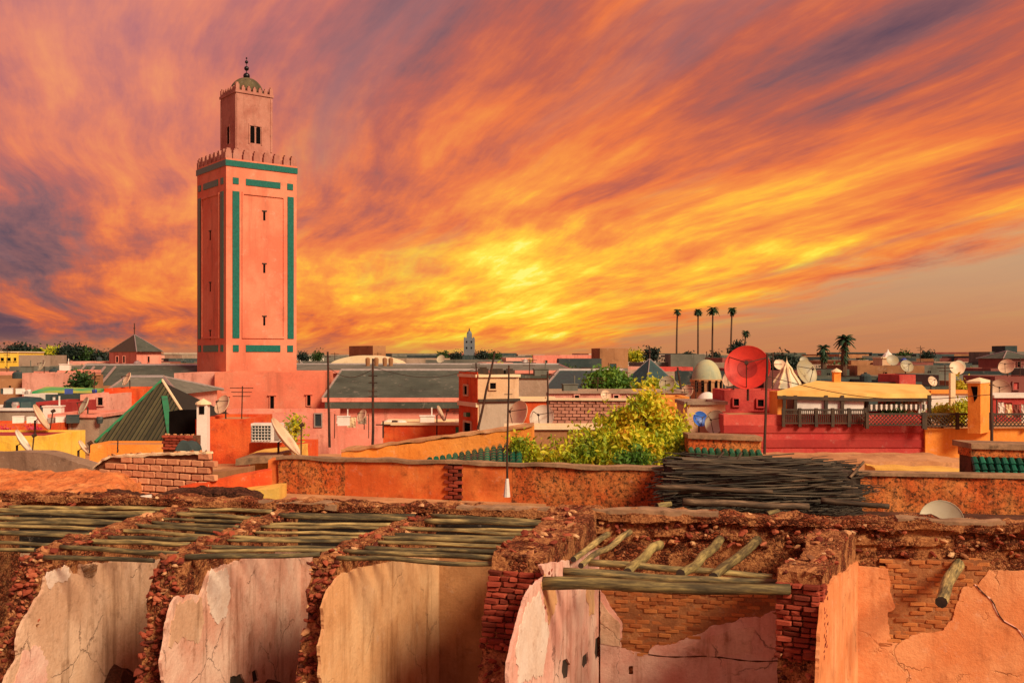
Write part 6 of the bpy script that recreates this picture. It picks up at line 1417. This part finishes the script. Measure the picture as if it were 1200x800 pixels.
house('building', 'grey house front left of the pale green dome', 'house', frontplan(786, 826, 80, 4), zof(415, 80), 'slate2', parapet=.15)
# ================================================================ the rest of the town, thinning into the distance
def where(px):
    for lim, t in ((60, 'at the far left of the town'), (130, 'left of the little pink pavilion'), (235, 'between the pink pavilion and the great minaret'), (385, 'just right of the great minaret'), (540, 'between great and distant minarets'), (640, 'near the distant minaret'), (760, 'around the brown crenellated block'),
                   (870, 'below the tall palms'), (960, 'behind the red dish'), (1040, 'around the shaggy palm'), (1140, 'above the pavilion roof'), (1e9, 'at the far right of the town')):
        if px < lim: return t
pal = [('dark_teal', 'darkteal'), ('grey', 'slate2'), ('slate', 'slate'), ('maroon', 'maroon'), ('pale pink', 'pink2'), ('brown', 'brown'), ('taupe', 'taupe'), ('whitewashed', 'white'), ('beige', 'greybeige')]
rnd = random.Random(11)
for (D, n, w0, w1, y0, y1) in ((38, 15, 2.2, 4.5, 444, 462), (48, 18, 2.5, 5, 437, 447), (60, 26, 3, 6, 428, 437), (80, 30, 3, 7, 422, 430), (110, 32, 4, 9, 418, 424), (160, 34, 6, 12, 415.5, 420), (240, 34, 8, 18, 414, 418), (380, 26, 12, 26, 412.5, 416.5)):
    for i in range(n):
        px = -60 + 1320 * (i + rnd.uniform(.1, .9)) / n; dd = D * rnd.uniform(.94, 1.06); w = rnd.uniform(w0, w1) / dd * F0 / 2
        if D < 50 and not (px < 120 or px > 930): continue
        if D == 38 and px < 930: continue
        if D < 65 and 190 < px < 690: continue
        dark = px > 780 or D > 100
        k = rnd.choices(range(9), (5, 4, 3, 2, 1, 2, 2, 1, 1) if dark else (1, 2, 1, 1, 4, 3, 2, 1, 2))[0]
        yt = rnd.uniform(y0, y1); cname, mt = pal[k]; cname = cname.replace('_', ' ')
        far = 'distant ' if D > 100 else ''
        lab = f'{far}{cname} flat-roofed house {where(px)}'
        wn = []
        if D <= 110:
            for q in range(rnd.randint(1, 3)): wn.append((px + rnd.uniform(-.7, .7) * w, yt + rnd.uniform(4, 7) * (60 / dd) + 1.5, rnd.uniform(1.2, 2.4) * 60 / dd, rnd.uniform(2, 3) * 60 / dd))
            wn = [v for j, v in enumerate(wn) if all(abs(v[0] - u[0]) > 2.6 * 60 / dd for u in wn[:j])]
        house('house', lab, 'house', frontplan(px - w, px + w, dd, rnd.uniform(3, 8) * (1 + D / 150), rnd.uniform(-.02, .02)), zof(yt, dd), mt, parapet=rnd.choice((.15, .3)), group=lab + 's', wins=wn, roof=rnd.choice(('dust', 'slate2')))
        if D <= 85 and rnd.random() < .55:
            p = P(px + rnd.uniform(-.6, .6) * w, yt, dd); t = rnd.random()
            if t < .4:
                d = dish(px + rnd.uniform(-.6, .6) * w, yt - .45 / dd * F0 * .8, .42 / dd * F0, dd + .6, math.radians(rnd.uniform(140, 230)), .5, rnd.choice(('dish_beige', 'dish_pale', 'dish_grey', 'dish_grey')), 'small roof dish on a flat-roofed house ' + where(px), 'small dishes ' + where(px), mast=.25, feed=False)
            elif t < .75:
                m = MB(); h_ = rnd.uniform(1.2, 2.6); b_ = p + Vector((0, .6, -.3)); m.tube([b_, b_ + Vector((0, 0, h_))], .03, 5); m.tube([b_ + Vector((-.4, 0, h_ * .9)), b_ + Vector((.4, 0, h_ * .9))], .02, 4); m.tube([b_ + Vector((-.3, 0, h_ * .78)), b_ + Vector((.3, 0, h_ * .78))], .02, 4)
                tag(m.build('roof_aerial', M['iron']), 'thin roof aerial on a flat-roofed house ' + where(px), 'aerial', 'roof aerials ' + where(px))
            else:
                m = MB(); b_ = p + Vector((0, 1, 0)); m.lathe(b_ + Vector((0, 0, -.3)), [(.001, 0), (.3, 0), (.3, .6), (.2, .7), (.001, .73)], 12); m.lathe(b_ + Vector((0, 0, .43)), [(.09, 0), (.09, .06), (.001, .06)], 8)
                tag(m.build('water_tank', M[rnd.choice(('darkteal', 'darkteal', 'white_paint', 'blue'))]), 'round water tank on a flat-roofed house ' + where(px), 'water tank', 'water tanks ' + where(px))
for i in range(34):
    px = rnd.uniform(-30, 1230); D = rnd.choice((70, 100, 130, 200)); w = rnd.uniform(2.5, 6) / D * F0
    if 200 < px < 400 : continue
    tree('tree', 'small tree among the far roofs ' + where(px), 'tree', px, 418 + (ZC - rnd.uniform(5.2, 6.9)) / D * F0, 418 + 3.4 / D * F0, D, w * .8, rnd.choice(('dark_leaf', 'green_leaf', 'lime_leaf')), 500, .08 + D * .0016, seed=300 + i, group='small trees ' + where(px), lumps=5)
# little clutter on the near roofs
for i in range(26):
    px, D = rnd.uniform(5, 118), rnd.choice((26.8, 32.6, 38.8)); y = {26.8: 497, 32.6: 480, 38.8: 462}[D]
    z = zof(y, D); c = XY(px, D + .6); m = MB(); s = rnd.uniform(.08, .2)
    if i % 2: m.obox((c.x, c.y, z + s * .7), (s, .1, 0), (-.05, s * .8, 0), (0, 0, s * .7)); m.obox((c.x, c.y, z + s * 1.45), (s * 1.06, .1, 0), (-.05, s * .86, 0), (0, 0, s * .08)); nm, cat = 'roof_crate', 'crate'
    else: m.lathe((c.x, c.y, z - .02), [(.001, 0), (s * .6, 0), (s * .8, s), (s * .65, s * 1.5), (.001, s * 1.52)], 9); nm, cat = 'roof_jar', 'jar'
    mt = rnd.choice(('white', 'darkteal', 'metal', 'white', 'darkteal', 'blue', 'red')); lab = f'small {dict(white="white", darkteal="dark", metal="grey", blue="blue", red="red")[mt]} {cat} among the clutter on the left roofs'
    tag(m.build(nm, M[mt]), lab, cat, lab + 's')

# dishes, aerials and washing scattered over the middle roofs
spots = [(262, 489, 25.8), (283, 489, 25.6), (402, 497, 40), (425, 497, 40), (700, 461, 33.5), (668, 461, 33.4), (782, 461, 33.6), (815, 474, 28.6), (845, 474, 28.8), (858, 457, 27), (905, 457, 26.6), (60, 489, 28.2), (100, 489, 28.4), (110, 462, 35), (30, 437, 47), (50, 437, 47), (8, 436, 51), (75, 434, 50), (150, 455, 36.8), (620, 443, 33.8), (634, 443, 34), (345, 519, 24.5), (540, 498, 33.5), (500, 498, 34), (1180, 441, 34), (1195, 441, 34.4), (1220, 466, 27.6), (1062, 439, 40.8)]
for i, (x, y, D) in enumerate(spots):
    b_ = P(x, y, D) - Vector((0, 0, .2)); m = MB(); h_ = rnd.uniform(.7, 1.9); k_ = i % 3
    if k_ == 0:
        dish(x, y - .35 / D * F0 - 1.5, .30 / D * F0 + .8, D + .3, math.radians(rnd.uniform(150, 235)), .45, rnd.choice(('dish_beige', 'dish_grey', 'dish_pale')), 'little roof dish ' + where(x), 'little roof dishes ' + where(x), mast=.3)
    elif k_ == 1:
        m.tube([b_, b_ + Vector((.03, 0, h_))], .02, 5); w_ = rnd.uniform(.25, .45)
        for f_ in (.95, .84, .73): m.tube([b_ + Vector((-w_ * f_, .05, h_ * f_)), b_ + Vector((w_ * f_, -.05, h_ * f_))], .012, 4)
        tag(m.build('roof_aerial', M['iron']), 'thin comb aerial on the middle roofs ' + where(x), 'aerial', 'comb aerials ' + where(x))
    else:
        m.obox(b_ + Vector((0, .2, .35)), (.3, .05, 0), (-.03, .2, 0), (0, 0, .22)); m.obox(b_ + Vector((0, .2, .59)), (.33, .05, 0), (-.03, .23, 0), (0, 0, .02)); m.tube([b_ + Vector((.2, .2, .5)), b_ + Vector((.2, .2, .95))], .03, 5)
        tag(m.build('roof_tank', M[rnd.choice(('taupe', 'white', 'slate2'))]), 'small square tank on the middle roofs ' + where(x), 'tank', 'square tanks ' + where(x))
def washing(x0, x1, y, D, lab, cols):
    a, b = P(x0, y, D), P(x1, y, D); o = empty('clothes_line', a - Vector((0, 0, 1)), lab, 'clothes line'); m = MB()
    pts = [a + (b - a) * (i / 10) - Vector((0, 0, .12 * math.sin(math.pi * i / 10))) for i in range(11)]; m.tube(pts, .008, 4); m.build('line', M['iron'], o)
    for p in (a, b): m = MB(); m.tube([p - Vector((0, 0, 1.2)), p + Vector((0, 0, .05))], .022, 5); m.build('pole', M['iron'], o)
    n_ = len(cols)
    for i, c_ in enumerate(cols):
        u = (i + .6) / (n_ + .2); p = a + (b - a) * u - Vector((0, 0, .12 * math.sin(math.pi * u))); w_ = (b - a).length / n_ * .38; h_ = rnd.uniform(.35, .6); m = MB(); vs = []; 
        for r_ in range(5):
            for k in range(5): vs.append(p + Vector((w_ * (k / 2 - 1), .04 * math.sin(k * 2 + r_), -h_ * r_ / 4)))
        vs2 = [v + Vector((0, .012, 0)) for v in vs]; f_ = [(r_ * 5 + k, r_ * 5 + k + 1, r_ * 5 + k + 6, r_ * 5 + k + 5) for r_ in range(4) for k in range(4)]
        m.add(vs, f_); m.add(vs2, [q[::-1] for q in f_]); m.build('cloth', M[c_], o)
washing(62, 92, 483, 29.0, 'clothes line with red and white washing on the roofs at left', ('red', 'white', 'blue', 'vermilion'))
washing(1168, 1215, 470, 26.2, 'clothes line with pale washing at the right edge', ('white', 'cream', 'maroon', 'white', 'blue'))
washing(392, 432, 486, 41.0, 'clothes line hung in front of the pink hall', ('white', 'cream', 'taupe'))
# telephone cables
for (p, q, lab) in (((384, 430, 30), (437, 432, 29), 'black cable slung between the two masts in front of the pink hall'), ((437, 430, 29), (558, 432, 30.5), 'black cable from the barred mast to the beige rooftop house'), ((897, 440, 22), (1162, 462, 20.5), 'black cable from the mast by the red dish to the mast by the orange chimney')):
    a, b = P(*p), P(*q); m = MB(); m.tube([a + (b - a) * (i / 16) - Vector((0, 0, .35 * math.sin(math.pi * i / 16))) for i in range(17)], .010, 4); tag(m.build('cable', M['iron']), lab, 'cable')
